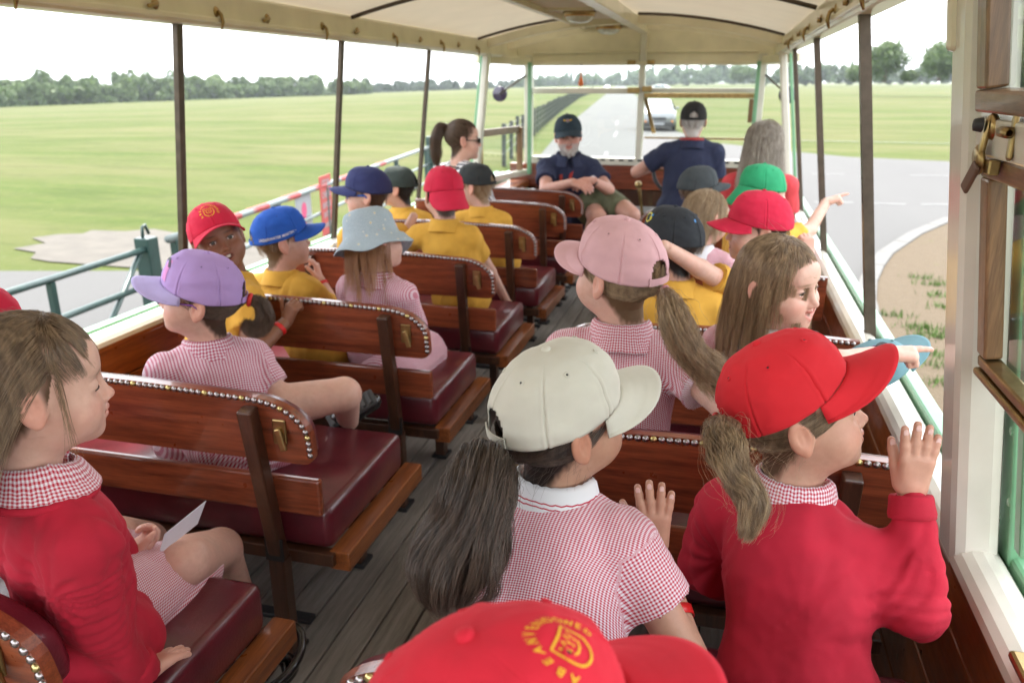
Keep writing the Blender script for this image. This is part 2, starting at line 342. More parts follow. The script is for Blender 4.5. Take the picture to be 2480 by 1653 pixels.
def wood_band(name, label, pts, m, per=26, depth=30, dens=900, size=.8, conif=0.0):
    """a far wood: pts = (disp px x, base px y, top px y, distance)"""
    Vs = []; Ts = []; pts = np.array(pts, float)
    for i in range(per):
        t = i / (per - 1); x = np.interp(t, np.linspace(0, 1, len(pts)), pts[:, 0]); yb = np.interp(t, np.linspace(0, 1, len(pts)), pts[:, 1])
        yt = np.interp(t, np.linspace(0, 1, len(pts)), pts[:, 2]); D = np.interp(t, np.linspace(0, 1, len(pts)), pts[:, 3])
        d = ray(x, yb); k = D / np.hypot(d[0], d[1]); B = CAM + d * k; d2 = ray(x, yt); H = (CAM + d2 * (D / np.hypot(d2[0], d2[1])))[2] - B[2]
        for layer in range(2):
            h = H * 1.45 * rng.uniform(.85, 1.06) * (1 if layer else .85); b2 = B + np.array([d[0], d[1], 0]) / np.hypot(d[0], d[1]) * depth * layer * rng.uniform(.4, 1) - np.array([0, 0, H * .12])
            rx = H * rng.uniform(.42, .62)
            if rng.random() < conif: v, t_ = crown_leaves(b2 + [0, 0, h * .55], h * .2, h * .5, dens // 2, size * .8, 8, True)
            else: v, t_ = crown_leaves(b2 + [rng.normal() * 2, 0, h * .5], rx, h * .52, dens, size, 12)
            Vs.append(v); Ts.append(np.clip(t_ + rng.normal() * .15, 0, 1))
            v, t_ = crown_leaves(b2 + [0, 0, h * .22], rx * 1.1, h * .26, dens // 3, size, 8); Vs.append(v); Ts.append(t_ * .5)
    return tag(build_leaves(name, Vs, Ts, m), label, kind='stuff')
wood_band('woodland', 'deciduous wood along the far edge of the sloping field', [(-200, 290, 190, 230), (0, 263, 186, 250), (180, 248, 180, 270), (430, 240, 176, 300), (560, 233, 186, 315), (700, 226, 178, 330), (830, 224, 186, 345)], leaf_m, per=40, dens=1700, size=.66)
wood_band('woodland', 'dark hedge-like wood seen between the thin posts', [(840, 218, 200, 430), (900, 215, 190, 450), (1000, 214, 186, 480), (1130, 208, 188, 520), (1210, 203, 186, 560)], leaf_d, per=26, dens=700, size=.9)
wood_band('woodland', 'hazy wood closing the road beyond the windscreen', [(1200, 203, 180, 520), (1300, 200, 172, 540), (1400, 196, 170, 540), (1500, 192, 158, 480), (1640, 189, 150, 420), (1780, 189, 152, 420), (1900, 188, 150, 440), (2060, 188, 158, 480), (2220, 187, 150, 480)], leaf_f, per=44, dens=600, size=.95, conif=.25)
def tree(label, px, pyb, pyt, D, rxk=.55, nl=7000, size=.24, group='parkland trees'):
    d = ray(px, pyb); B = CAM + d * (D / np.hypot(d[0], d[1])); d2 = ray(px, pyt); H = (CAM + d2 * (D / np.hypot(d2[0], d2[1])))[2] - B[2]
    t = thing('oak_tree', label, 'tree', B, group)
    mb = MB(); top = B + np.array([0, 0, H * .55]); mb.tube([B, B + [0, 0, H * .2], B + [.1, 0, H * .35], top], [H * .05, H * .035, H * .028, H * .012], 8)
    for k in range(7):
        a_ = k * 0.9; z0 = H * rng.uniform(.2, .42); e = B + np.array([math.cos(a_) * H * rxk * .6, math.sin(a_) * H * rxk * .6, z0 + H * rng.uniform(.15, .35)])
        mb.tube([B + [0, 0, z0], (B + [0, 0, z0]) * .5 + e * .5 + [0, 0, H * .03], e], [H * .018, H * .012, H * .004], 6)
    mb.build('trunk', bark, t, True)
    Vs = []; Ts = []
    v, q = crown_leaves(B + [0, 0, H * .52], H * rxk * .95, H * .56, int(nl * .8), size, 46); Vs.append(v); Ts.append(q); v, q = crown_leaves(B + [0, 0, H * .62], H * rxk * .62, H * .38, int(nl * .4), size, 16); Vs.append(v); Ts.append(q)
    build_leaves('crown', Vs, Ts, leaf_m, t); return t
tree('tall spreading oak standing alone in the right field', 2030, 189, 88, 150)
tree('broad round oak beside the cream window pillar', 2155, 187, 96, 150, .62)
tree('low pale bush between the two oaks', 2085, 189, 160, 150, .8, 1800)
tree('round tree seen through the right half of the windscreen', 1700, 190, 150, 210, .75, 3500, .3)
tree('pale green tree left of the tall oak', 1965, 189, 148, 190, .8, 3500, .3)
# ------------------------------------------------------------------ fence along the road
posts_m = mat('fence_wood', (0.045, 0.052, 0.045), 0.85, var=0.25, scale=14, bump=0.4, bscale=50, bdist=0.005)
wire_m = mat('fence_wire', (0.13, 0.14, 0.13), 0.5, 0.6)
fe = thing('fence', 'dark post and wire fence running beside the road', 'fence', (-6.1, 22.6, 0))
fp = np.array([(-6.1, 22.6), (-8.95, 39.9), (-12.6, 63), (-21.5, 123), (-30, 190)]); seg = np.r_[0, np.cumsum(np.linalg.norm(np.diff(fp, axis=0), axis=1))]
ss = np.arange(0, seg[-1], 2.3); xs = np.interp(ss, seg, fp[:, 0]); ys = np.interp(ss, seg, fp[:, 1])
for x, y in zip(xs, ys): MB().box((x - .055, y - .055, -.05), (x + .055, y + .055, 1.18 + random.uniform(-.05, .05)), .012 if y < 60 else 0).build('post', posts_m, fe)
for z in (.35, .6, .85, 1.08): MB().tube([(x, y, z) for x, y in zip(xs, ys)], .012, 4).build('wire', wire_m, fe)
# ------------------------------------------------------------------ gate and barrier by the bus
green_t = mat('green_tube_paint', (0.018, 0.048, 0.043), 0.35, var=0.15, scale=15, coat=.2)
green_w = mat('worn_rail_paint', (0.17, 0.20, 0.195), 0.4, var=0.15, scale=15)
redp = mat('red_reflective', (0.33, 0.022, 0.02), 0.4); 
gt = thing('field_gate', 'dark green tubular gate with diagonal brace and square post', 'gate', (-4.05, 4.9, 0))
gA = np.array([-3.9, 2.2, 0]); gB = np.array([-4.06, 4.95, 0])
for z in (.35, .62, .88, 1.14): MB().tube([gA + [0, 0, z], gB + [0, 0, z]], .024, 10).build('rail', green_t, gt, True)
MB().tube([gA + (gB - gA) * .62 + [0, 0, .2], gB + [0, -.1, 1.12]], .02, 8).build('brace', green_t, gt, True)
MB().bar(gA + (gB - gA) * .64 + [0, 0, .32], gA + (gB - gA) * .64 + [0, 0, 1.12], .04, .04, (1, 0, 0)).build('upright', green_t, gt)
MB().box((-4.14, 4.9, 0), (-4.02, 5.02, 1.22), .008).build('post', green_t, gt)
MB().tube([(-4.08, 4.93, 1.22), (-4.08, 4.94, 1.30), (-4.08, 4.97, 1.31), (-4.08, 5.0, 1.24)], .012, 8).build('latch', green_t, gt, True)
br = thing('road_barrier', 'green metal barrier with white and red striped top rail', 'barrier', (-4.1, 5.2, 0))
bl = np.array([(-4.08, 5.2), (-4.2, 6.4), (-4.5, 8.6), (-4.85, 11.0), (-5.3, 14.3)])
def brail(z, r_, m, nm): MB().tube([(x, y, z) for x, y in bl], r_, 8).build(nm, m, br, True)
brail(1.16, .032, green_w, 'top_rail'); brail(.86, .022, green_w, 'rail'); brail(.55, .022, green_w, 'rail'); brail(.25, .022, green_w, 'rail')
for t in np.linspace(0.02, 0.98, 7):
    x = np.interp(t, np.linspace(0, 1, 5), bl[:, 0]); y = np.interp(t, np.linspace(0, 1, 5), bl[:, 1])
    MB().box((x - .03, y - .03, 0), (x + .03, y + .03, 1.14), .004).build('post', green_t, br)
for t in np.linspace(0.1, 0.75, 8):
    x = np.interp(t, np.linspace(0, 1, 5), bl[:, 0]); y = np.interp(t, np.linspace(0, 1, 5), bl[:, 1]); d = np.array([-.1, 1, 0]) / 1.005
    MB().tube([np.array([x, y, 1.16]) - d * .22, np.array([x, y, 1.16]) + d * .22], .0345, 10, False).build('red_band', redp, br, True)
MB().box((-4.02, 5.16, .55), (-3.99, 5.22, 1.05)).build('reflector', redp, br)
MB().box((-5.35, 14.25, 0), (-5.2, 14.4, 1.35), .01).build('end_post', green_t, br)
# signs hung on the barrier
def textmesh(txt, size=1.0, bold=False, align='CENTER'):
    cu = bpy.data.curves.new('txt', 'FONT'); cu.body = txt; cu.size = size; cu.align_x = align; cu.align_y = 'CENTER'; cu.resolution_u = 2
    if bold: cu.offset = size * .02
    o = bpy.data.objects.new('txt', cu); COL.objects.link(o); bpy.context.view_layer.update()
    dg = bpy.context.evaluated_depsgraph_get(); me = o.evaluated_get(dg).to_mesh()
    V = np.array([v.co[:] for v in me.vertices]); F = [tuple(p.vertices) for p in me.polygons]
    o.evaluated_get(dg).to_mesh_clear(); bpy.data.objects.remove(o); bpy.data.curves.remove(cu); return V, F
sign_red = mat('sign_red', (0.42, 0.05, 0.04), 0.45, var=.05); sign_white = mat('sign_white', (0.30, 0.31, 0.33), 0.45, var=.03); pinkm = mat('sign_pink', (0.55, 0.06, 0.16), 0.5, var=.03)
def board(label, name, c, w_, h, m, nx=(0.985, 0.17, 0)):
    t = thing(name, label, 'sign', c); n_ = np.array(nx) / np.linalg.norm(nx); u = np.array([-n_[1], n_[0], 0]); z = np.array([0, 0, 1.0])
    V, F = chbox((-w_ / 2, -.004, -h / 2), (w_ / 2, .004, h / 2)); V = np.array(c) + V[:, :1] * u + V[:, 1:2] * n_ + V[:, 2:] * z
    mesh('panel', V, F, m, t); return t, u, z, n_
def sign_text(t, u, z, n_, c, lines, m):
    for (txt, size, y) in lines:
        V, F = textmesh(txt, size, True)
        if len(V): mesh('lettering', np.array(c) + n_ * .0065 + V[:, :1] * u + (V[:, 1:2] + y) * z, F, m, t)
cR = at(750, 470, 8.55); tR = board('red notice board with rows of white lettering hung on barrier', 'notice_sign', cR, .42, .68, sign_red)
sign_text(*tR, cR, [('STOP', .11, .25), ('CHECK', .10, .12), ('BEFORE', .09, .0), ('ENTRY', .09, -.11), ('AIRFIELD', .075, -.23)], sign_white)
cW = at(699, 495, 7.95); tW = board('white sign with a pink round symbol hung on barrier', 'warning_sign', cW, .50, .50, sign_white)
V, F = lathe([(0, .005), (.085, .005), (.085, .002)], 24, tW[3], cW + np.array([0, 0, .06])); mesh('symbol', V, F, pinkm, tW[0])
mesh('symbol', *(lambda Q: (cW + tW[3] * .006 + Q[:, :1] * tW[1] + Q[:, 1:] * tW[2], [(0, 1, 2, 3)]))(np.array([(-.02, -.16), (.03, -.16), (.05, .0), (-.0, .0)])), pinkm, tW[0])
# ------------------------------------------------------------------ oncoming car and far vehicles
def car(label, x, y, yaw, col, detail=True, sc=1.0, group=None):
    t = thing('parked_car' if not detail else 'oncoming_car', label, 'car', (x, y, 0.012), group)
    ca, sa = math.cos(yaw), math.sin(yaw)
    def T(V): V = np.asarray(V, float) * sc; return np.c_[x + V[:, 0] * ca - V[:, 1] * sa, y + V[:, 0] * sa + V[:, 1] * ca, V[:, 2] + .012]
    paint = mat('car_paint_' + label[:8].replace(' ', '_'), col, 0.25, .3, var=.03, coat=.8); glassd = mat('car_glass', (0.06, 0.09, 0.10), .05, spec=.8); tyrem = mat('car_tyre', (.02, .02, .02), .8); chrome = mat('chrome', (.7, .7, .7), .15, 1.0)
    # body cross sections along the length: (y, half width, z low, z belt, roof half width, z roof)
    prof = [(-1.95, .70, .35, .72, .66, .80), (-1.8, .80, .25, .82, .72, .92), (-1.2, .85, .22, .92, .70, 1.02), (-.75, .86, .2, .95, .62, 1.36), (-.2, .86, .2, .95, .60, 1.46), (.7, .86, .2, .95, .60, 1.45), (1.3, .85, .2, .94, .62, 1.3), (1.75, .82, .25, .88, .70, 1.0), (1.95, .72, .35, .75, .66, .82)]
    V = []; 
    for (yy, hw, z0, zb, rw, zr) in prof:
        V += [(-hw * .92, yy, z0), (-hw, yy, z0 + .15), (-hw, yy, zb), (-rw, yy, zr - .03), (-rw * .85, yy, zr), (rw * .85, yy, zr), (rw, yy, zr - .03), (hw, yy, zb), (hw, yy, z0 + .15), (hw * .92, yy, z0)]
    m_ = len(prof); F = [(i * 10 + j, (i + 1) * 10 + j, (i + 1) * 10 + (j + 1) % 10, i * 10 + (j + 1) % 10) for i in range(m_ - 1) for j in range(10)] + [tuple(range(10)), tuple(range((m_ - 1) * 10, m_ * 10))[::-1]]
    mesh('body', T(V), F, paint, t, True)
    # front is -Y in car space
    mesh('windscreen', T([(-.66, -1.14, .98), (.66, -1.14, .98), (.56, -.72, 1.36), (-.56, -.72, 1.36)] ) + np.array([0, 0, .012]), [(0, 1, 2, 3)], glassd, t)
    for s in (-1, 1):
        mesh('side_window', T([(s * .865, -1.0, .98), (s * .865, .95, .98), (s * .63, .9, 1.4), (s * .64, -.55, 1.4)]), [(0, 1, 2, 3)], glassd, t)
        for yy in (-1.25, 1.25):
            V, F = lathe([(0, -.09), (.22, -.09), (.31, -.07), (.32, 0), (.31, .07), (.22, .09), (0, .09)], 20, (1, 0, 0), (s * .78, yy, .32)); wl = mesh('wheel', T(V), F, tyrem, t, True)
            V, F = lathe([(0, .0), (.19, .0), (.2, -.015)], 16, (s, 0, 0), (s * .875, yy, .32)); mesh('rim', T(V), F, chrome, wl)
        if detail:
            V, F = lathe([(0, .06), (.06, .05), (.095, .02), (.1, 0)], 16, (0, -1, 0), (s * .6, -1.83, .72)); mh, nbh, bh = newmat('headlight_lens'); bh.inputs['Emission Color'].default_value = (1, .95, .85, 1); bh.inputs['Emission Strength'].default_value = 2.2; mesh('headlight', T(V), F, mh, t, True)
            V, F = lathe([(0, .04), (.045, .03), (.06, 0)], 12, (0, -1, 0), (s * .64, -1.92, .46)); mesh('indicator', T(V), F, mat('amber_lens', (.8, .25, .03), .3), t, True)
            MB().add(T(chbox((s * .86 - .02, -.95, 1.0), (s * .86 + s * .14, -.88, 1.12), .02)[0]), chbox((0, 0, 0), (1, 1, 1), .02)[1]).build('door_mirror', paint, t, True)
    V, F = chbox((-.72, -2.0, .2), (.72, -1.9, .42), .03); mesh('bumper', T(V), F, mat('black_plastic', (.025, .025, .027), .6), t)
    if detail:
        V, F = chbox((-.35, -1.985, .52), (.35, -1.93, .66), .02); mesh('grille', T(V), F, mat('black_plastic', (.025, .025, .027), .6), t)
        V, F = chbox((-.26, -2.012, .3), (.26, -2.0, .4)); mesh('number_plate', T(V), F, sign_white, t)
    return t
cx_, cy_ = -3.4, 42.6
car('silver oncoming car with lit round headlights on the road ahead', cx_, cy_, 0.12, (0.24, 0.25, 0.26))
d = ray(1520, 197); q = CAM + d * (165 / d[1]); car('white van-like vehicle far off behind the windscreen centre', q[0], q[1], 1.3, (.32, .33, .33), False, 1.2, 'far vehicles on the road')
d = ray(1396, 198); q = CAM + d * (230 / d[1]); car('tiny white car at the far end of the road', q[0], q[1], .1, (.32, .33, .33), False, 1.0, 'far vehicles on the road')
# ================================================================== BUS
cream = mat('cream_paint', (0.70, 0.65, 0.49), 0.30, var=0.10, scale=5, coat=.35, bump=.08, bscale=60)
creamw = mat('cream_paint_pale', (0.62, 0.60, 0.52), 0.27, var=0.09, scale=6, coat=.4, bump=.08, bscale=60)
canvas = mat('roof_canvas', (0.66, 0.58, 0.45), 0.75, var=0.05, scale=4, bump=.15, bscale=300, stretch=None)
pgreen = mat('pale_green_paint', (0.15, 0.34, 0.19), 0.35, var=.06, coat=.3)
mahog = wood('varnished_mahogany', (0.075, 0.014, 0.007), (0.33, 0.082, 0.032), axis=0, coat=.6)
mahog_y = wood('mahogany_side', (0.12, 0.032, 0.010), (0.36, 0.115, 0.03), axis=1)
darkw = wood('dark_oak', (0.030, 0.011, 0.006), (0.085, 0.033, 0.016), axis=2, rough=.35)
sashw = wood('worn_sash_wood', (0.10, 0.05, 0.022), (0.28, 0.15, 0.065), axis=2, rough=.35, coat=.25, scale=9)
sashy = wood('worn_sash_wood_long', (0.09, 0.045, 0.02), (0.24, 0.13, 0.06), axis=1, rough=.35, coat=.25, scale=9)
plankm = wood('floor_plank', (0.16, 0.143, 0.125), (0.32, 0.29, 0.255), axis=1, rough=.7, coat=0.0)
leather = mat('maroon_leather', (0.105, 0.012, 0.020), 0.30, var=.22, scale=14, bump=.3, bscale=170, bdist=.0015, coat=.35)
bronze = mat('bronze_bar', (0.085, 0.065, 0.048), 0.42, .55, var=.2, scale=25)
brass = mat('aged_brass', (0.33, 0.23, 0.10), 0.32, 1.0, var=.25, scale=30, bump=.2, bscale=120)
steel = mat('stud_pewter', (0.36, 0.33, 0.33), 0.28, 1.0, var=.2, scale=60)
blackm = mat('black_rubber', (0.02, 0.02, 0.022), 0.55)
glass = glassmat()
FL = 0.90; SILL = 1.562; RAIL = 2.49
LX0, LX1 = -1.845, -1.736      # left wall at the sill and at the rail
RX0, RX1 = 0.46, 0.325
bus = thing('vintage_bus', 'open sided vintage bus with cream roof rails, wooden floor and windscreen', 'bus', (-.69, 3, FL))
floor = MB().box((LX0, -2.2, FL - .06), (RX0, 7.4, FL - .018)).build('floor', blackm, bus)
x = LX0 + .005; i = 0
while x < RX0 - .03:
    w_ = .094; MB().box((x, -2.2, FL - .018), (min(x + w_ - .006, RX0), 7.35, FL + .001 * (i % 3)), .0025).build('plank', plankm, floor); x += w_; i += 1
for k in range(8):                       # raised dark cleats under the left bench ends
    y = .62 + .767 * k
    for j in range(3): MB().box((-1.30, y + .02 + j * .11, FL + .004), (-.99, y + .055 + j * .11, FL + .018), .003).build('floor_cleat', blackm, bus)
def wall(side):
    s = -1 if side < 0 else 1; X = LX0 if s < 0 else RX0
    zs = [FL, 1.075, 1.24, 1.40, SILL - .05]
    wp = MB().box((X + s * .012, -2.2, FL - .05), (X + s * .035, 7.3, SILL - .02)).build('side_wall', pgreen, bus)
    for a_, b_ in zip(zs[:-1], zs[1:]): MB().box((min(X - s * .012, X + s * .012), -2.2, a_ + .002), (max(X - s * .012, X + s * .012), 6.0, b_ - .002), .004).build('wall_plank', mahog_y, wp)
    # sill: wood bead, rounded cream capping, green outer strip
    MB().box((min(X - s * .028, X + s * .0), -2.2, SILL - .052), (max(X - s * .028, X), 6.85, SILL - .032), .006).build('sill_bead', mahog_y, bus)
    cs = np.linspace(0, math.pi, 9); c0 = X + s * .012
    P = [(c0 - .042 * math.cos(a_) * (1 if s > 0 else 1), SILL - .034 + .034 * math.sin(a_)) for a_ in cs]
    V = [(px_, yy, pz) for yy in (-2.2, 6.85) for px_, pz in P]; n = len(P); F = [(i, i + 1, n + i + 1, n + i) for i in range(n - 1)] + [tuple(range(n)), tuple(range(n, 2 * n))]
    mesh('sill', V, F, creamw, bus, False)
    MB().box((min(X + s * .055, X + s * .098), -2.2, SILL - .07), (max(X + s * .055, X + s * .098), 6.9, SILL - .002), .008).build('outer_strip', pgreen, bus)
    # roof rail
    Xr = LX1 if s < 0 else RX1
    MB().box((min(Xr, Xr + s * .075), -2.2, RAIL), (max(Xr, Xr + s * .075), 6.95, RAIL + .115), .012).build('roof_rail', cream, bus)
    MB().box((min(Xr - s * .012, Xr), -2.2, RAIL + .012), (max(Xr - s * .012, Xr), 6.95, RAIL + .03), .004).build('rail_bead', cream, bus)
wall(-1); wall(1)
def lerpx(s, z):
    a_, b_ = ((LX0, LX1), (RX0, RX1))[s > 0]; return a_ + (b_ - a_) * (z - SILL) / (RAIL - SILL)
def post(s, y, w_, t_, m, slot=None):
    a_ = np.array([lerpx(s, SILL - .03) + s * .03, y, SILL - .03]); b_ = np.array([lerpx(s, RAIL + .02) + s * .03, y, RAIL + .02]); d = (b_ - a_)
    if slot is None: return MB().bar(a_, b_, w_, t_, (1, 0, 0), .003).build('post', m, bus)
    mb = MB(); mb.bar(a_, a_ + d * slot, w_, t_, (1, 0, 0)); mb.bar(a_ + d * (slot + .08), b_, w_, t_, (1, 0, 0))
    for k in (-1, 1): mb.bar(a_ + d * slot + np.array([0, k * w_ * .36, 0]), a_ + d * (slot + .08) + np.array([0, k * w_ * .36, 0]), w_ * .28, t_, (1, 0, 0))
    return mb.build('post', m, bus)
post(-1, 2.44, .030, .022, bronze); post(-1, 3.64, .030, .022, bronze); post(-1, 4.82, .030, .022, bronze)
post(1, 2.60, .034, .030, bronze, .44); post(1, 3.93, .034, .026, bronze, .44); post(1, 5.2, .03, .024, bronze)
for s in (-1, 1):
    a_ = np.array([lerpx(s, SILL) + s * .01, 6.0, SILL - .02]); b_ = np.array([lerpx(s, RAIL) + s * .01, 6.0, RAIL + .02])
    MB().bar(a_, b_, .075, .05, (1, 0, 0), .012).build('post', creamw, bus)
    MB().bar(a_ + [s * .05, .03, 0], b_ + [s * .05, .03, 0], .02, .02, (1, 0, 0), .004).build('outer_strip', pgreen, bus)
    # quarter light between the door post and the windscreen
    xa = LX0 if s < 0 else RX0; xb = -1.63 if s < 0 else .25
    A = np.array([xa, 6.05, 0]); B = np.array([xb, 6.86, 0])
    MB().bar(A + [0, 0, 2.47], B + [0, 0, 2.47], .04, .06, ch=.006).build('quarter_rail', cream, bus)
    MB().bar(A + [0, 0, SILL + .005], B + [0, 0, SILL + .005], .05, .05, ch=.006).build('quarter_rail', creamw, bus)
    MB().bar(B + [-s * .04 - (.0), -.14, SILL], B + [-s * .04, -.14, RAIL - .03], .05, .03, (1, 0, 0), .004).build('outer_strip', pgreen, bus)
    if s < 0:
        MB().bar(A + [.02, .02, 1.93], B + [-.06, -.12, 1.93], .03, .055, ch=.005).build('drop_window_rail', sashy, bus)
        MB().bar(B + [-.05, -.12, 1.55], B + [-.05, -.12, 1.95], .03, .05, (1, 0, 0), .005).build('drop_window_stile', sashw, bus)
        V = [A + [0, 0, SILL], B + [-.06, -.12, SILL], B + [-.06, -.12, 1.93], A + [0, 0, 1.93]]; mesh('window_pane', V, [(0, 1, 2, 3)], glass, bus)
# roof: barrel canvas, hoops, middle boards
def zc(x): return 2.605 + .155 * (1 - ((x + .705) / 1.06) ** 2)
xs = np.linspace(-1.78, .37, 31); ys_ = np.linspace(-2.2, 6.95, 40)
Vc = np.array([(x, y, zc(x) + .006 * math.cos((y - 3.69) * 2 * math.pi / 2.03) * (1 - ((x + .705) / 1.06) ** 2) + .002 * math.sin(5 * x + 7 * y)) for x in xs for y in ys_])
Fc = gridfaces(len(xs), len(ys_)); V2 = np.vstack([Vc, Vc + [0, 0, .03]]); n = len(Vc)
tr_ = canvas.node_tree; pb = tr_.nodes['Principled BSDF']; tl_ = tr_.nodes.new('ShaderNodeBsdfTranslucent'); tl_.inputs[0].default_value = (.78, .69, .53, 1); ms_ = tr_.nodes.new('ShaderNodeMixShader'); ms_.inputs[0].default_value = .085
tr_.links.new(pb.outputs[0], ms_.inputs[1]); tr_.links.new(tl_.outputs[0], ms_.inputs[2]); tr_.links.new(ms_.outputs[0], tr_.nodes['Material Output'].inputs[0])     # thin canvas lets some daylight through
mesh('roof', Vc, Fc, canvas, bus, True)
for y in (-.37, 1.66, 3.69, 5.72):
    for xa, xb in ((-1.73, -1.12), (-.62, .32)):
        xx = np.linspace(xa, xb, 9); MB().tube([(x, y, zc(x) - .02) for x in xx], .0095, 8).build('roof_hoop', bronze, bus, True)
MB().box((-1.135, -2.2, 2.695), (-1.10, 6.8, 2.735), .005).build('roof_batten', cream, bus)
MB().box((-.72, -2.2, 2.672), (-.645, 6.8, 2.75), .008).build('roof_beam', cream, bus)
MB().box((-1.10, -2.2, 2.728), (-.72, 6.8, 2.745)).build('lamp_board', canvas, bus)
for y in (5.35, 7.05 - .35, 3.2, 1.2): MB().box((-1.10, y - .32, 2.712), (-.72, y - .30, 2.728)).build('board_cleat', cream, bus)
amber = mat('amber_glass', (0.55, 0.26, 0.04), .12, var=.3, scale=40, coat=.6); frost = mat('ribbed_lamp_glass', (0.55, 0.56, 0.5), .25, var=.15, scale=60, coat=.5)
for y in (5.25, 6.55):
    c = (-.93, y, 2.728)
    V, F = lathe([(.0, -.002), (.10, -.002), (.105, -.012), (.095, -.03), (.085, -.032)], 24, (0, 0, 1), c); lm = mesh('ceiling_lamp', V, F, brass, bus, True)
    V, F = lathe([(.092, -.012), (.098, -.02), (.094, -.036)], 24, (0, 0, 1), c); mesh('amber_band', V, F, amber, lm, True)
    V, F = lathe([(.09, -.034), (.08, -.055), (.05, -.07), (0, -.075)], 24, (0, 0, 1), c); mesh('lamp_shade', V, F, frost, lm, True)
# hooks, turn-buttons along the rails
def hook(s, y, kind):
    X = (LX1 - .0 if s < 0 else RX1); z = RAIL + .05; d = -s
    mb = MB(); V, F = lathe([(0, .006), (.014, .005), (.018, 0)], 12, (d, 0, 0), (X, y, z)); mb.add(V, F)
    if kind: mb.tube([(X + d * .006, y, z), (X + d * .018, y, z - .01), (X + d * .022, y, z - .035), (X + d * .014, y, z - .06)], [.008, .007, .007, .003], 6)
    else: mb.bar((X + d * .01, y, z), (X + d * .014, y - .05, z - .012), .012, .012, ch=.003)
    mb.build('rail_hook', brass, bus, True)
for k, y in enumerate([1.1, 1.75, 2.3, 2.62, 2.95, 3.4, 3.75, 4.2, 4.6, 4.95, 5.3, 5.7]): hook(-1, y, k % 2)
for k, y in enumerate([1.9, 2.3, 2.75, 3.05, 3.5, 4.0, 4.5, 5.0, 5.5]): hook(1, y, k % 2)
# windscreen
WY = 6.9
def wbox(name, x0, x1, z0, z1, m, y0=WY - .03, y1=WY + .03, ch=.006, par=None): return MB().box((x0, y0, z0), (x1, y1, z1), ch).build(name, m, par or bus)
wbox('windscreen_post', -1.675, -1.605, 1.60, 2.52, creamw); wbox('windscreen_post', .205, .275, 1.60, 2.52, creamw); wbox('windscreen_post', -.715, -.665, 1.60, 2.70, creamw, WY - .045, WY + .045)
# arched header
def arch(y0, y1, zl, name, drop=0.0, m=cream, x0=-1.80, x1=.39):
    xx = np.linspace(x0, x1, 25); top = [(x, zc(np.clip(x, -1.75, .34)) + .0 - drop) for x in xx]
    V = [(x, y, z) for y in (y0, y1) for x, z in top] + [(x, y, zl if zl else z - .06) for y in (y0, y1) for (x, z) in top]; n = 25
    F = [(i, i + 1, 2 * n + i + 1, 2 * n + i) for i in range(n - 1)] + [(n + i + 1, n + i, 3 * n + i, 3 * n + i + 1) for i in range(n - 1)] + [(2 * n + i, 2 * n + i + 1, 3 * n + i + 1, 3 * n + i) for i in range(n - 1)] + [(i + 1, i, n + i, n + i + 1) for i in range(n - 1)]
    return mesh(name, V, F, m, bus)
arch(WY - .02, WY + .04, 2.435, 'windscreen_header', .004)
arch(5.98, 6.05, None, 'roof_arch', .006); arch(6.55, 6.60, None, 'roof_arch', .006)
wbox('header_ledge', -1.6, .2, 2.435, 2.465, cream, WY - .06, WY - .021); wbox('header_ledge', -1.6, .2, 2.53, 2.545, cream, WY - .04, WY - .021)
wbox('windscreen_rail', -1.604, -.716, 2.215, 2.262, creamw); wbox('windscreen_rail', -.664, .204, 2.225, 2.262, creamw)
wbox('windscreen_frame', -.664, .204, 2.185, 2.222, brass, WY - .06, WY - .032, .004)
wbox('windscreen_sill', -1.604, .204, 1.64, 1.70, creamw, WY - .05, WY + .04)
for k in range(22): wbox('vent_slot', -1.55 + k * .078, -1.51 + k * .078, 1.675, 1.69, blackm, WY - .053, WY - .051, 0)
for x0, x1, z0, z1, y in ((-1.604, -.716, 2.262, 2.435, WY), (-1.604, -.716, 1.70, 2.215, WY), (-.664, .204, 2.262, 2.435, WY)): mesh('windscreen_pane', [(x0, y, z0), (x1, y, z0), (x1, y, z1), (x0, y, z1)], [(0, 1, 2, 3)], glass, bus)
# opening driver's pane on quadrant stays, tilted outward at the foot
mesh('windscreen_pane', [(-.66, WY - .04, 2.19), (.2, WY - .04, 2.19), (.2, WY + .12, 1.86), (-.66, WY + .12, 1.86)], [(0, 1, 2, 3)], glass, bus)
MB().bar((-.66, WY + .12, 1.86), (.2, WY + .12, 1.86), .02, .015).build('windscreen_frame', brass, bus)
MB().bar((-.65, WY - .05, 2.18), (-.58, WY + .1, 1.9), .014, .03, (1, 0, 0)).build('window_stay', brass, bus); MB().box((.165, WY - .06, 2.0), (.2, WY - .03, 2.18), .004).build('window_stay', sashw, bus)
for x0, x1, z in ((-.80, -.70, 2.22), (-.68, -.60, 2.23)): wbox('window_catch', x0, x1, z, z + .045, brass, WY - .075, WY - .046, .006)
for x0, x1 in ((-.81, -.74), (-.65, -.59)): wbox('window_catch', x0, x1, 2.44, 2.475, brass, WY - .085, WY - .061, .004)
wbox('dashboard', -1.80, .42, 1.44, 1.638, mahog, WY - .04, WY + .03); wbox('bulkhead', -1.80, .42, FL, 1.438, darkw, WY - .02, WY + .03)
MB().box((-.92, WY - .035, 1.02), (-.46, WY - .022, 1.30), .004).build('notice_plate', mat('grey_plate', (.38, .38, .38), .5), bus); MB().box((-.40, WY - .04, 1.0), (-.34, WY - .022, 1.34), .004).build('bracket', mahog_y, bus)
MB().box((-1.80, 6.1, 1.44), (-1.62, 6.84, 1.50), .01).build('side_shelf', mahog_y, bus)
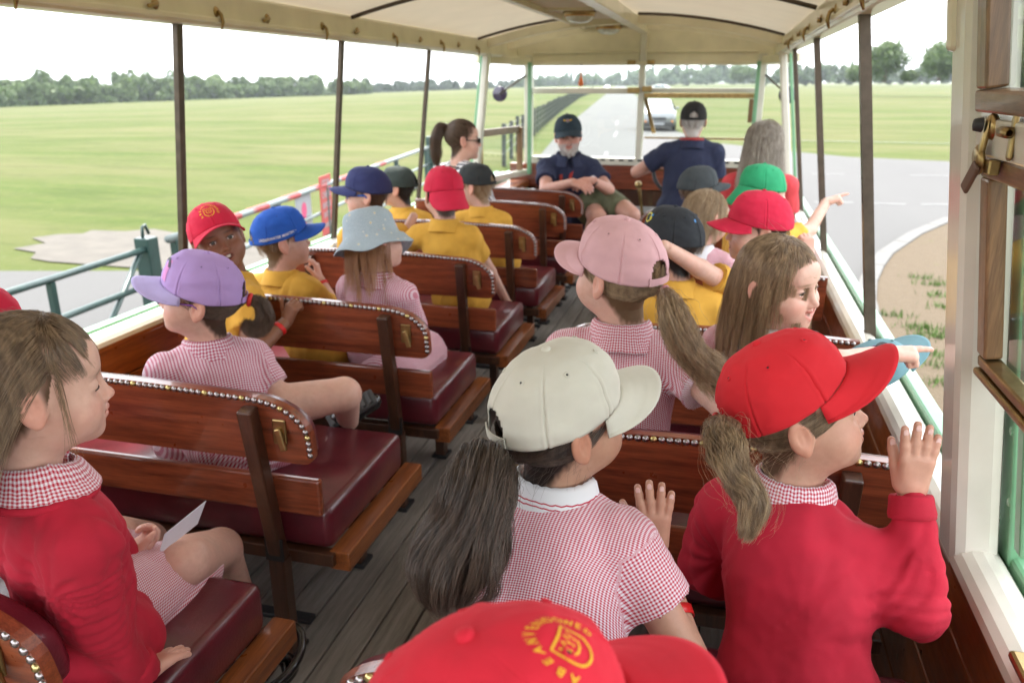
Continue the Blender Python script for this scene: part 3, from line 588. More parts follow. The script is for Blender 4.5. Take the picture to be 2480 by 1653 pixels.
# steering wheel and horn
a_ = np.linspace(0, 2 * math.pi, 33)[:-1]; sc_ = np.array([-.30, 6.42, 1.66]); ux = np.array([1, 0, 0]); uy = np.array([0, .55, .83])
ring = [sc_ + .22 * (math.cos(t) * ux + math.sin(t) * uy) for t in np.r_[a_, 2 * math.pi]]
sw = MB().tube(ring, .015, 8, False).build('steering_wheel', blackm, bus, True); MB().tube([sc_ - .2 * ux, sc_ + .2 * ux], .01, 6).build('spoke', brass, sw); MB().tube([sc_ - .2 * uy, sc_ + .2 * uy], .01, 6).build('spoke', brass, sw)
MB().tube([sc_, sc_ + np.array([0, .35, -.5])], .022, 8).build('steering_column', blackm, bus, True)
V, F = lathe([(0, .03), (.02, .025), (.03, 0), (.02, -.025), (0, -.03)], 12, (0, -1, 0), (-.62, 6.3, 1.55)); mesh('brass_knob', V, F, brass, bus, True); MB().tube([(-.62, 6.32, 1.55), (-.6, 6.5, 1.3), (-.58, 6.7, 1.0)], .012, 8).build('lever', brass, bus, True)
MB().tube([(-1.86, 6.12, 1.58), (-1.88, 6.14, 1.85), (-1.87, 6.14, 1.9), (-1.83, 6.13, 1.88), (-1.83, 6.12, 1.6)], .008, 6).build('grab_handle', brass, bus, True)
# outside mirrors
for s, px_, py_, Yd in ((-1, 1148, 216, 7.05), (1, 1809, 218, 6.6)):
    c = at(px_, py_, Yd); V, F = lathe([(0, -.025), (.035, -.022), (.062, -.010), (.066, 0), (.058, .004), (0, .006)], 24, (-.15 * s, -1, 0), c); mm = mesh('wing_mirror', V, F, mat('mirror_back', (.03, .02, .05), .2, coat=.8), bus, True)
    e = np.array([(-1.66 if s < 0 else .27), 6.85, 2.36]); MB().tube([c, e], .008, 6).build('mirror_arm', bronze, bus, True)
# orange pennant hung inside the left windscreen pane
op = thing('orange_pennant', 'small orange drop shaped tag hanging in the windscreen', 'tag', (-1.14, 6.82, 2.42)); 
V, F = lathe([(0, .0), (.004, -.005), (.006, -.06), (.018, -.10), (.022, -.125), (.012, -.14), (0, -.142)], 12, (0, 0, 1), at(1335, 157, 6.82)); mesh('tag_body', V, F, mat('orange_plastic', (.75, .16, .03), .5), op, True)
MB().tube([at(1335, 157, 6.82), at(1335, 152, 6.82) + [0, 0, .02]], .002, 5).build('tag_string', blackm, op)
# ---- near pillar and drop windows on the right
def rw(px, py, off=0.0):
    """a point on the leaning right wall plane"""
    d = ray(px, py); k = (RX0 - RX1) / (RAIL - SILL); t = (RX0 + off + k * (SILL - CAM[2])) / (d[0] + k * d[2]); return CAM + d * t
Yp = 1.375; 
a_ = np.array([RX0 + .012, Yp, SILL - .06]); b_ = np.array([RX1 + .012, Yp, RAIL + .05])
MB().bar(a_, b_, .105, .075, (1, 0, 0), .02).build('window_pillar', creamw, bus)
b2 = a_ + (b_ - a_) * 1.0; MB().bar(a_ + (b_ - a_) * .82 + [-.038, .030, 0], b2 + [-.038, .030, 0], .03, .016, (1, 0, 0), .008).build('pillar_cover', cream, bus)
MB().bar(a_ + [.055, -.02, .04], b_ + [.055, -.02, 0], .075, .03, (1, 0, 0), .004).build('outer_strip', pgreen, bus)
for y in (2.1, 2.35): pass
def onwall(y, z, off=0.0): return np.array([lerpx(1, z) + off, y, z])
def wbar(name, y0, z0, y1, z1, w_, t_, m, off=0.0, ch=.004):
    A = onwall(y0, z0, off); B = onwall(y1, z1, off); nrm = np.array([math.cos(math.atan(.145)), 0, math.sin(math.atan(.145))])
    return MB().bar(A, B, w_, t_, nrm, ch).build(name, m, bus)
yw = Yp - .068
wbar('upper_sash_stile', yw - .024, 2.302, yw - .024, 2.60, .046, .03, sashw)
wbar('upper_sash_rail', yw, 2.286, .25, 2.286, .030, .032, sashy)
wbar('window_cross_rail', yw, 2.240, .25, 2.240, .052, .045, creamw, .008)
wbar('lower_sash_rail', yw, 2.197, .25, 2.197, .032, .026, sashy, .006)
wbar('lower_sash_stile', yw - .020, 1.915, yw - .020, 2.181, .040, .026, sashw, .006)
wbar('lower_sash_channel', yw - .004, 1.905, .25, 1.905, .018, .026, brass, .006); wbar('lower_sash_channel', yw - .004, 1.888, .25, 1.888, .012, .034, brass, .004)
wbar('outer_strip', yw - .045, 1.60, yw - .045, 2.60, .03, .012, pgreen, .05)
for z0, z1, off in ((2.30, 2.62, .004), (1.91, 2.185, .010)): mesh('window_pane', [onwall(yw - .04, z0, off), onwall(.25, z0, off), onwall(.25, z1, off), onwall(yw - .04, z1, off)], [(0, 1, 2, 3)], glass, bus)
# brass cam latch
lc = onwall(yw - .078, 2.243, -.016); ltt = MB()
V, F = lathe([(0, .0), (.016, .0), (.018, .005), (.015, .010), (0, .012)], 20, (-1, 0, -.14), lc + [.006, 0, .010]); ltt.add(V, F); V, F = lathe([(0, .0), (.019, .0), (.021, .004), (.016, .008), (0, .009)], 20, (-1, 0, -.14), lc + [-.002, .012, -.034]); ltt.add(V, F)
ltt.bar(lc + [-.004, 0, .02], lc + [-.008, .004, -.040], .014, .008, (1, 0, 0), .003)
lt = ltt.build('window_latch', brass, bus, True)
V, F = lathe([(0, .012), (.008, .010), (.010, 0)], 12, (-1, 0, 0), lc + [-.012, 0, .012]); mesh('latch_rivet', V, F, blackm, lt, True)
MB().bar(lc + [-.010, -.002, -.040], lc + [-.013, .030, -.078], .018, .006, (1, 0, .4), .003).build('latch_tongue', mat('leather_tongue', (.10, .05, .03), .5), lt)
MB().box(tuple(lc + [-.002, -.026, -.052]), tuple(lc + [.012, -.004, -.032]), .002).build('keeper_plate', brass, lt)
c2 = onwall(yw - .165, 2.25, -.014); hp = MB().bar(c2 + [0, 0, .034], c2 + [0, 0, -.034], .016, .006, (1, 0, 0), .004).build('hinge_plate', brass, bus)
V, F = lathe([(0, .030), (.007, .029), (.007, 0), (.004, -.002)], 12, (0, 1, 0), c2 + [-.008, -.01, 0]); mesh('pin', V, F, brass, hp, True)
for z in (1.68, 1.80): V, F = lathe([(0, .002), (.006, .0015), (.007, 0)], 10, (-1, 0, -.1), onwall(yw - .03, z, .036)); mesh('screw_head', V, F, pgreen, bus)
c = np.array([RX0 - .012, .98, SILL + .004]); V, F = chbox(c - [.022, .06, 0], c + [.022, .06, .014], .006); mesh('sill_fitting', V, F, brass, bus)
# ================================================================== BENCHES
ROWS = [.75 + .767 * k for k in range(6)] + [5.17]
ZT = 1.648
def back_outline(x0, x1, aisle, z0=1.468, z1=ZT, r=.095, r0=.03):
    """outline points (x,z) of a backrest with the big rounded corner on the aisle end; starts at the low aisle corner"""
    s = 1 if aisle == x1 else -1; xa = aisle; xw = x0 if aisle == x1 else x1
    P = []
    for t in np.linspace(0, math.pi / 2, 5): P.append((xa - s * r0 + s * r0 * math.sin(t), z0 + r0 - r0 * math.cos(t)))
    for t in np.linspace(0, math.pi / 2, 11): P.append((xa - s * r * 1.5 + s * r * 1.5 * math.cos(t), z1 - r - .01 + (r) * math.sin(t)))
    for t in np.linspace(0, 1, 14)[1:]: P.append((xa - s * r * 1.5 + (xw - xa + s * r * 1.5) * t, z1 - .01 + .01 * math.sin(t * math.pi)))
    P.append((xw, z0)); return P
def stud_path(P, inset, step):
    Q = np.array(P[3:-1]); d = np.gradient(Q, axis=0); d /= np.linalg.norm(d, axis=1)[:, None] + 1e-9; nrm = np.stack([-d[:, 1], d[:, 0]], 1)
    ctr = Q.mean(0); sg = np.sign(((ctr - Q) * nrm).sum(1)); Q = Q + nrm * (sg * inset)[:, None]
    L = np.r_[0, np.cumsum(np.linalg.norm(np.diff(Q, axis=0), axis=1))]; s_ = np.arange(step / 2, L[-1], step)
    return np.stack([np.interp(s_, L, Q[:, 0]), np.interp(s_, L, Q[:, 1])], 1)
Vst, Fst = lathe([(0, -.0042), (.0045, -.0036), (.0068, -.0016), (.0074, .0008)], 10, (0, 1, 0)); 
stud_me = bpy.data.meshes.new('stud'); stud_me.from_pydata(Vst.tolist(), [], Fst); stud_me.materials.append(steel); stud_me.polygons.foreach_set('use_smooth', [True] * len(stud_me.polygons))
stud_b = stud_me.copy(); stud_b.materials.clear(); stud_b.materials.append(mat('stud_brass', (0.55, 0.45, 0.20), .3, 1.0))
def bench(y, x0, x1, aisle, label, near, group):
    t = thing('bench', label, 'bench', ((x0 + x1) / 2, y + .22, FL), group); s = 1 if aisle == x1 else -1
    lean = lambda z: -(z - 1.30) * .16                       # backrest leans towards the tail
    P = back_outline(x0, x1, aisle); n = len(P)
    V = [(x, y + lean(z) + yy, z) for yy in (0, .022) for x, z in P]; F = [tuple(range(n)) if s > 0 else tuple(range(n))[::-1]] + [tuple(range(n, 2 * n))] + [(i, (i + 1) % n, n + (i + 1) % n, n + i) for i in range(n)]
    bk = mesh('backrest', V, F, mahog, t); cxm = (x0 + x1) / 2
    Pi = [(cxm + (x - cxm) * .985, 1.558 + (z - 1.558) * .94) for x, z in P]
    m_ = []
    for k, (yy, sh) in enumerate(((.0225, 0), (.045, .002), (.058, .012), (.062, .03))):
        cx0 = (x0 + x1) / 2; cz0 = 1.558; m_ += [(x - (x - cx0) / ((x1 - x0) / 2) * sh, y + lean(z) + yy, z - (z - cz0) / .09 * sh) for x, z in Pi]
    F = [(k * n + i, k * n + (i + 1) % n, (k + 1) * n + (i + 1) % n, (k + 1) * n + i) for k in range(3) for i in range(n)] + [tuple(range(3 * n, 4 * n))]
    mesh('back_cushion', m_, F, leather, t, True)
    sp = stud_path(P, .0075, .0158)
    if near:
        off = base_of(t)
        for k, (x, z) in enumerate(sp):
            o = bpy.data.objects.new('stud', stud_b if k % 6 == 3 else stud_me); COL.objects.link(o); o.parent = bk; o.location = np.array([x, y + lean(z) - .0008, z]) - off; o.rotation_euler = (-.16, 0, 0)
    else:
        mb = MB(); Vl, Fl = lathe([(0, -.004), (.005, -.0032), (.0072, .0008)], 6, (0, 1, 0))
        for x, z in sp: mb.add(Vl + [x, y + lean(z) - .0008, z], Fl)
        o = mb.build('stud_row', steel, bk, True); o['kind'] = 'stuff'
    # lower rail, seat, frame, legs
    xi0, xi1 = (x0, x1 - .005) if s > 0 else (x0 + .005, x1)
    MB().box((xi0, y + lean(1.37) + .002, 1.322), (xi1, y + lean(1.37) + .022, 1.418), .006).build('lower_rail', mahog, t)
    cu = MB(); nx, ny = 14, 10; bmx = []
    V, F = chbox((x0 + .005, y + .03, 1.205), (x1 - .005, y + .50, 1.322), .022); mesh('seat_cushion', crownseat(V, x0, x1, y), F, leather, t, True)
    fr = MB().box((x0, y + .02, 1.165), (x1, y + .055, 1.2), .003).build('seat_frame', darkw, t); MB().box((x0, y + .47, 1.165), (x1, y + .505, 1.2), .003).build('seat_frame', darkw, t)
    xe = aisle - s * .018; MB().box((min(xe, xe + s * .055), y + .035, 1.150), (max(xe, xe + s * .055), y + .54, 1.203), .004).build('seat_rail', mahog_y, t)
    xp = aisle - s * .135
    for yy0, yy1, top, nm in ((y - .012, y - .012, ZT - .035, 'back_leg'), (y + .40, y + .40, 1.165, 'front_leg')):
        for xq in (xp, (x0 if s > 0 else x1) + s * .12):
            if nm == 'back_leg':
                mb = MB(); A = np.array([xq, y + lean(top) - .019, top]); B = np.array([xq, y + lean(1.18) - .019, 1.18]); C_ = np.array([xq, y - .0, FL])
                mb.bar(B, A, .036, .036, (0, 1, 0), .004).bar(C_, B + [0, 0, .01], .042, .040, (0, 1, 0), .004); mb.build(nm, darkw, t)
            else: MB().box((xq - .018, yy0, FL + .01), (xq + .018, yy0 + .045, 1.166), .003).build(nm, darkw, t)
            MB().box((xq - .03, (y - .03 if nm == 'back_leg' else yy0 - .01), FL + .001), (xq + .03, (y + .05 if nm == 'back_leg' else yy0 + .06), FL + .014), .003).build('foot_plate', blackm, t)
    # brass catch near the aisle end
    xh = aisle - s * .072; zh = 1.553; yh = y + lean(zh)
    ct = MB().box((xh - .017, yh - .008, zh - .03), (xh + .017, yh - .0015, zh + .032), .003).build('brass_catch', brass, t); MB().bar((xh - .002, yh - .012, zh + .012), (xh + s * .012, yh - .012, zh - .042), .016, .010, (0, 1, 0), .003).build('catch_lever', brass, ct)
    MB().box((xp - .024, y - .022, 1.19), (xp + .024, y - .016, 1.25)).build('bracket', blackm, t)
    return t
def crownseat(V, x0, x1, y):
    V = np.array(V); top = V[:, 2] > 1.28; u = (V[:, 0] - (x0 + x1) / 2) / ((x1 - x0) / 2); v = (V[:, 1] - y - .265) / .235
    V[top, 2] += (.012 * np.clip(1 - u[top] ** 4, 0, 1) * np.clip(1 - v[top] ** 2, 0, 1)); return V
lab_l = ['mahogany bench at lower left where the girl in red sits, backrest cut by the frame', 'mahogany bench under the girl in the purple cap', 'mahogany bench shared by the blue cap and the bucket hat', 'mahogany bench behind the backward red cap', 'mahogany bench behind the boy in black cap and yellow shirt', 'mahogany bench with the woman in the striped top', 'front mahogany bench the bearded man leans over']
lab_r = ['mahogany bench under the white cap and the red sweater', 'mahogany bench under the pink cap and the smiling girl', 'mahogany bench of the boy with the outstretched arm', 'mahogany bench of the fair haired child without a cap', 'mahogany bench of the child in the charcoal cap', 'front right mahogany bench of the woman with grey hair']
for k, yb in enumerate(ROWS): bench(yb, -1.78, -.855, -.855, lab_l[k], k <= 2, 'slatted bus benches')
for k in range(6): bench(ROWS[k] + (.035 if k == 0 else 0), -.435, .40, -.435, lab_r[k], k <= 1, 'slatted bus benches')
# coiled black strap by the near bench leg
cs = thing('black_strap', 'coiled glossy black strap on the floor by the bench leg', 'strap', (-.93, 1.40, FL + .02))
q = [(-.955 + .05 * math.cos(t) + .004 * t, 1.33 + .075 * math.sin(t), FL + .05 + .016 * t * .5 + .03 * math.sin(t * .5)) for t in np.linspace(0, 16, 60)]
MB().tube(q, .011, 8).build('strap_coil', mat('patent_black', (.012, .012, .014), .2, coat=.6), cs, True)
# ================================================================== PEOPLE TOOLKIT
import openvdb
def smin(a, b, k):
    if k <= 0: return np.minimum(a, b)
    h = np.maximum(k - np.abs(a - b), 0) / k; return np.minimum(a, b) - h * h * k * .25
class Field:
    """distance field on a grid; shapes are blended in one after another, then meshed"""
    def __init__(s, h): s.h = h; s.ops = []
    def rc(s, a, b, r1, r2, k=.012, cut=False, sub=False): s.ops.append(('rc', np.array(a, float), np.array(b, float), r1, r2, k, cut, sub)); return s
    def ell(s, c, r, k=.012, M=None, sub=False):
        r = np.array(r if hasattr(r, '__len__') else (r, r, r), float); s.ops.append(('el', np.array(c, float), r, M, k, sub)); return s
    def plane(s, p, n, k=.004): s.ops.append(('pl', np.array(p, float), np.array(n, float), k)); return s
    def bounds(s):
        lo = np.full(3, 1e9); hi = -lo
        for o in s.ops:
            if o[0] == 'rc' and not o[7]:
                m = max(o[3], o[4]); lo = np.minimum(lo, np.minimum(o[1], o[2]) - m); hi = np.maximum(hi, np.maximum(o[1], o[2]) + m)
            elif o[0] == 'el' and not o[5]:
                m = o[2].max() if o[3] is not None else o[2]; lo = np.minimum(lo, o[1] - m); hi = np.maximum(hi, o[1] + m)
        return lo - 4 * s.h, hi + 4 * s.h
    def mesh(s):
        h = s.h; lo, hi = s.bounds(); n = np.ceil((hi - lo) / h).astype(int) + 1
        D = np.full(n, .05, np.float32); ax = [lo[i] + np.arange(n[i]) * h for i in range(3)]
        for o in s.ops:
            if o[0] == 'pl':
                d = (ax[0][:, None, None] - o[1][0]) * o[2][0] + (ax[1][None, :, None] - o[1][1]) * o[2][1] + (ax[2][None, None, :] - o[1][2]) * o[2][2]
                D = -smin(-D, -d, o[3]); continue
            if o[0] == 'rc': blo = np.minimum(o[1], o[2]) - max(o[3], o[4]); bhi = np.maximum(o[1], o[2]) + max(o[3], o[4]); k = o[5]; sub = o[7]
            else: m = o[2].max() if o[3] is not None else o[2]; blo = o[1] - m; bhi = o[1] + m; k = o[4]; sub = o[5]
            mg = max(k, 2.5 * h) + h
            i0 = np.clip(np.floor((blo - mg - lo) / h).astype(int), 0, n - 1); i1 = np.clip(np.ceil((bhi + mg - lo) / h).astype(int) + 1, 1, n)
            if (i1 <= i0).any(): continue
            X = ax[0][i0[0]:i1[0], None, None].astype(np.float32); Y = ax[1][None, i0[1]:i1[1], None].astype(np.float32); Z = ax[2][None, None, i0[2]:i1[2]].astype(np.float32)
            if o[0] == 'rc':
                a, b = o[1], o[2]; ba = b - a; L2 = ba @ ba + 1e-12
                px, py, pz = X - a[0], Y - a[1], Z - a[2]; t0 = (px * ba[0] + py * ba[1] + pz * ba[2]) / L2; t = np.clip(t0, 0, 1)
                d = np.sqrt((px - t * ba[0]) ** 2 + (py - t * ba[1]) ** 2 + (pz - t * ba[2]) ** 2) - (o[3] + (o[4] - o[3]) * t)
                if o[6]: d = np.maximum(d, (t0 - 1) * math.sqrt(L2))
            else:
                px, py, pz = X - o[1][0], Y - o[1][1], Z - o[1][2]
                if o[3] is not None: M = o[3]; px, py, pz = (M[0][0] * px + M[1][0] * py + M[2][0] * pz, M[0][1] * px + M[1][1] * py + M[2][1] * pz, M[0][2] * px + M[1][2] * py + M[2][2] * pz)
                r = o[2]; qx, qy, qz = px / r[0], py / r[1], pz / r[2]; k0 = np.sqrt(qx * qx + qy * qy + qz * qz); k1 = np.sqrt((qx / r[0]) ** 2 + (qy / r[1]) ** 2 + (qz / r[2]) ** 2) + 1e-9
                d = k0 * (k0 - 1) / k1
            sl = (slice(i0[0], i1[0]), slice(i0[1], i1[1]), slice(i0[2], i1[2]))
            D[sl] = -smin(-D[sl], d, k) if sub else smin(D[sl], d, k)
        g = openvdb.FloatGrid(.05); g.copyFromArray(np.ascontiguousarray(D)); P, Q = g.convertToQuads(0.0)
        return np.asarray(P, float) * h + lo, np.asarray(Q)[:, ::-1]
def rotm(yaw=0, pitch=0, roll=0):
    """local +y is forward; yaw turns left, pitch looks up, roll tips towards the own right"""
    return np.array(Matrix.Rotation(yaw, 3, 'Z') @ Matrix.Rotation(pitch, 3, 'X') @ Matrix.Rotation(roll, 3, 'Y'))
def meshdata(name, V, Q, m, parent, smooth=True):
    V = np.asarray(V, float) - base_of(parent); me = bpy.data.meshes.new(name); Q = np.asarray(Q); n = len(V); k = Q.shape[1]
    me.vertices.add(n); me.vertices.foreach_set('co', V.ravel()); me.loops.add(Q.size); me.loops.foreach_set('vertex_index', Q.ravel().astype(np.int32))
    me.polygons.add(len(Q)); me.polygons.foreach_set('loop_start', np.arange(0, Q.size, k)); me.update(calc_edges=True); me.validate()
    return link(name, me, m, parent, smooth)
# ---- head template -------------------------------------------------
HEADS = {}
EYE = np.array([.0285, .0605, .0])
def head_template(kind='child', eyes=.0045, mouth='closed', h=.0026):
    key = (kind, eyes, mouth, h)
    if key in HEADS: return HEADS[key]
    f = Field(h); ad = kind != 'child'
    f.ell((0, -.012, .030), (.073, .088, .078), 0)
    f.ell((0, .018, -.028), (.059, .056, .062), .03)
    f.ell((0, .028, -.060 - .006 * ad), (.047 + .004 * ad, .046, .033), .03)
    f.ell((0, .060 + .004 * ad, -.080 - .008 * ad), (.019, .016, .014), .02)
    for s in (-1, 1): f.ell((s * .034, .046, -.036), (.025, .023, .024), .03)
    f.ell((0, .058, -.051), (.025, .019, .018), .014)
    f.ell((0, .066, .032), (.045, .012, .028), .02)
    for s in (-1, 1):
        f.ell((s * .030, .083, -.002), (.019, .017, .0125), .014, sub=True)
    f.rc((0, .070, .004), (0, .0865 + .004 * ad, -.026), .0075, .0078 + .002 * ad, .010)
    f.ell((0, .0875 + .004 * ad, -.0275), (.0085, .0085, .0075), .006)
    for s in (-1, 1):
        f.ell((s * .0095, .080, -.0315), (.0068, .0085, .0062), .005)
        f.ell((s * .0055, .0845, -.0375), (.0032, .0045, .003), .002, sub=True)
        E = EYE * np.array([s, 1, 1]); f.ell(E, (.0165, .0142, .0138), .005)
        f.ell(E + [s * -.0, .0135, -.001], (.0135, .010, max(eyes, .0006)), .0015, sub=True) if eyes > 0 else None
    if mouth == 'closed':
        f.ell((0, .0795, -.0470), (.0155, .0080, .0046), .004); f.ell((0, .0775, -.0580), (.0135, .0082, .0054), .004)
        f.rc((-.017, .078, -.0525), (.017, .078, -.0525), .0022, .0022, .003, sub=True); f.ell((0, .0880, -.0523), (.011, .005, .0018), .002, sub=True)
    else:
        o = .0082 if mouth == 'smile' else .0085; wd = .024 if mouth == 'smile' else .015
        if mouth == 'open':
            f.ell((0, .0775, -.0465), (wd - .003, .0075, .0045), .006); f.ell((0, .0745, -.0620), (wd - .005, .0078, .0050), .006); f.ell((0, .083, -.0540), (wd, .016, o), .003, sub=True)
        else:
            for s in (-1, 1):
                f.rc((0, .0800, -.0470), (s * .0235, .0670, -.0425), .0042, .0030, .005); f.rc((0, .0765, -.0665), (s * .0225, .0665, -.0465), .0048, .0032, .005)
            for s in (-1, 1): f.rc((0, .0870, -.0560), (s * .0215, .0740, -.0450), .0068, .0030, .002, sub=True)
        if mouth == 'smile':
            for s in (-1, 1): f.ell((s * .040, .052, -.030), (.018, .016, .014), .02)
    for s in (-1, 1):       # ears
        M = np.array(Matrix.Rotation(s * .35, 3, 'Z') @ Matrix.Rotation(.18, 3, 'X'))
        c = np.array([s * .0745, -.012, -.006]); f.ell(c, (.0075, .0195, .030), .006, M=M)
        f.ell(c + np.array([s * .0085, .003, .003]), (.0066, .0108, .0178), .003, M=M, sub=True)
        f.ell(c + np.array([s * -.001, .004, -.023]), (.006, .008, .010), .005, M=M)
        f.rc(c + [s * .002, -.003, .010], c + [s * .0015, .001, -.010], .0026, .0022, .004)
    f.rc((0, -.018, -.045), (0, -.034, -.150), .044, .046, .03)
    V, Q = f.mesh()
    def blob(c, r): c = np.array(c); r = np.array(r); return np.exp(-(((V - c) / r) ** 2).sum(1))
    mk = {}
    lz = -.0475 if mouth != 'open' else -.0465
    mk['lip'] = np.clip(1.5 * blob((0, .082, lz), (.0155, .010, .0042)) + 1.5 * blob((0, .081, -.0575 if mouth == 'closed' else -.0625), (.0135, .010, .0048)), 0, 1)
    if mouth == 'smile':
        ax_ = np.clip(np.abs(V[:, 0]) / .0235, 0, 1); dz = np.minimum(np.abs(V[:, 2] - (-.0470 + .0045 * ax_)) / .0036, np.abs(V[:, 2] - (-.0665 + .0200 * ax_)) / .0042); mk['lip'] = np.clip(1.6 * np.exp(-dz ** 2), 0, 1) * (np.abs(V[:, 0]) < .024) * (V[:, 1] > .062)
    mk['cheek'] = np.clip(blob((.04, .055, -.032), (.022, .03, .018)) + blob((-.04, .055, -.032), (.022, .03, .018)) + .7 * blob((0, .09, -.028), (.012, .012, .01)), 0, 1)
    mk['ear'] = np.clip((np.abs(V[:, 0]) - .070) / .006, 0, 1) * ((V[:, 1] < .02) & (V[:, 2] < .035))
    mk['brow'] = np.clip(sum(1.2 * blob((s * (.028), .078, .0195), (.015, .02, .0028)) for s in (-1, 1)), 0, 1)
    if eyes > .002: mk['lash'] = np.clip(sum(1.4 * blob((s * .0285, .073, eyes * .9), (.0135, .014, .0016)) for s in (-1, 1)), 0, 1)
    else: mk['lash'] = np.clip(sum(1.5 * blob((s * .0290, .073, -.0042), (.0120, .014, .0013)) for s in (-1, 1)), 0, 1)
    mk['mouth'] = np.clip(1.4 * blob((0, .068, -.054), (.018, .012, .007)), 0, 1) * (mouth != 'closed') * (1 - mk['lip'])
    # hairline: below/behind a tilted curve
    hl = np.where(V[:, 1] > .02, .078 - .35 * np.clip(np.abs(V[:, 0]) - .035, 0, 1), .078)
    side = V[:, 2] - (-.055 + np.clip((V[:, 1] + .03) * 1.35, -.04, .3))
    side = np.where(V[:, 1] > .018 - .25 * np.abs(V[:, 2] - .04), V[:, 2] - hl, side)
    mk['scalp'] = np.clip(side / .018 + .45 + .35 * vnoise(V * np.array([160, 160, 60]), 4), 0, 1) * (1 - mk['ear'])
    mk['jaw'] = np.clip((-.030 - V[:, 2]) / .012, 0, 1) * np.clip((V[:, 1] - .0) / .02, 0, 1) * (V[:, 2] > -.115) * (1 - np.clip(2 * blob((0, .08, -.054), (.018, .02, .010)), 0, 1))
    HEADS[key] = (V, Q, mk); return HEADS[key]
# ---- materials for people
skinm, nb, b = newmat('skin')
atn = nb.new('ShaderNodeAttribute', attribute_name='Col'); tcn = nb.n.new('ShaderNodeTexCoord').outputs['Object']
mul = nb.mix(nb.ramp(nb.noise(55, 4, vec=tcn), [(.3, (.93, .90, .89)), (.7, (1.05, 1.03, 1.03))]), (0, 0, 0), (0, 0, 0))
mm_ = nb.n.new('ShaderNodeMix'); mm_.data_type = 'RGBA'; mm_.blend_type = 'MULTIPLY'; mm_.inputs[0].default_value = 1.0
nb.link(atn.outputs['Color'], mm_.inputs[6]); nb.link(nb.mix(nb.ramp(nb.noise(16, 3, vec=tcn), [(.35, (0, 0, 0)), (.7, (.55, .55, .55))]), nb.ramp(nb.noise(75, 4, vec=tcn), [(.3, (.88, .84, .83)), (.7, (1, 1, 1))]), (1.0, .84, .82)), mm_.inputs[7])
nb.link(mm_.outputs[2], b.inputs['Base Color']); b.inputs['Roughness'].default_value = .5; b.inputs['Specular IOR Level'].default_value = .35
b.inputs['Subsurface Weight'].default_value = .12; b.inputs['Subsurface Radius'].default_value = (.012, .005, .003); b.inputs['Subsurface Scale'].default_value = .6
nb.link(nb.bump(nb.noise(420, 2, vec=tcn), .12, .001), b.inputs['Normal'])
eyem, nb, b = newmat('eyeball'); nb.link(nb.new('ShaderNodeAttribute', attribute_name='Col').outputs['Color'], b.inputs['Base Color']); b.inputs['Roughness'].default_value = .12
teethm = mat('teeth', (.72, .68, .60), .3, var=.03)
def hairmat(name, dark, light):
    if name in MATS: return MATS[name]
    m, nb, b = newmat(name); hi = nb.n.new('ShaderNodeHairInfo')
    nz = nb.ramp(nb.noise(85, 2, stretch=(1, 1, .14)), [(.36, (0, 0, 0)), (.64, (1, 1, 1))]); f = nb.math('POWER', nb.math('ADD', nb.math('ADD', nb.math('MULTIPLY', hi.outputs['Random'], .42), nb.math('MULTIPLY', hi.outputs['Intercept'], .16)), nb.math('MULTIPLY', nz, .42)), 1.25)
    nb.link(nb.mix(f, dark, light), b.inputs['Base Color']); b.inputs['Roughness'].default_value = .34; b.inputs['Specular IOR Level'].default_value = .6
    MATS[name] = m; return m
HAIR = {'brown': ((.085, .050, .028), (.40, .275, .165)), 'dark': ((.014, .009, .007), (.15, .10, .072)), 'blond': ((.13, .080, .042), (.56, .40, .235)), 'auburn': ((.22, .085, .03), (.50, .25, .11)), 'grey': ((.16, .125, .10), (.60, .54, .45)),
        'white': ((.45, .44, .42), (.75, .74, .72)), 'black': ((.012, .010, .009), (.04, .032, .028)), 'fair': ((.24, .16, .085), (.58, .44, .28)), 'chest': ((.055, .032, .02), (.17, .105, .068))}
SKIN = {'pale': (.66, .43, .345), 'olive': (.52, .32, .225), 'brown': (.25, .125, .075), 'tan': (.56, .34, .25), 'man': (.56, .32, .25)}
def strands(name, P, col, parent, r=.00028, tip=.35, clump=.55):
    """P (n,m,3) world space -> hair curves, gathered into locks"""
    P = np.asarray(P, np.float32)
    if clump and len(P) > 500:
        n = len(P); nc = max(8, n // 45); gi = np.random.default_rng(n).choice(n, nc, False); key = P[:, min(3, P.shape[1] - 1)]; gk = key[gi]
        idx = np.empty(n, int)
        for a in range(0, n, 1000): idx[a:a + 1000] = ((key[a:a + 1000, None] - gk[None]) ** 2).sum(2).argmin(1)
        w_ = (np.linspace(0, 1, P.shape[1]) ** .8 * clump)[None, :, None]; P = P * (1 - w_) + P[gi[idx]] * w_
    n, m, _ = P.shape; cu = bpy.data.hair_curves.new(name); cu.add_curves([m] * n)
    cu.attributes['position'].data.foreach_set('vector', (P - base_of(parent).astype(np.float32)).ravel())
    rad = np.tile(np.linspace(1, tip, m), n) * r
    ra = cu.attributes.get('radius') or cu.attributes.new('radius', 'FLOAT', 'POINT'); ra.data.foreach_set('value', rad.astype(np.float32))
    cu.materials.append(hairmat('hair_' + col, *HAIR[col])); o = bpy.data.objects.new(name, cu); COL.objects.link(o); o.parent = parent; return o
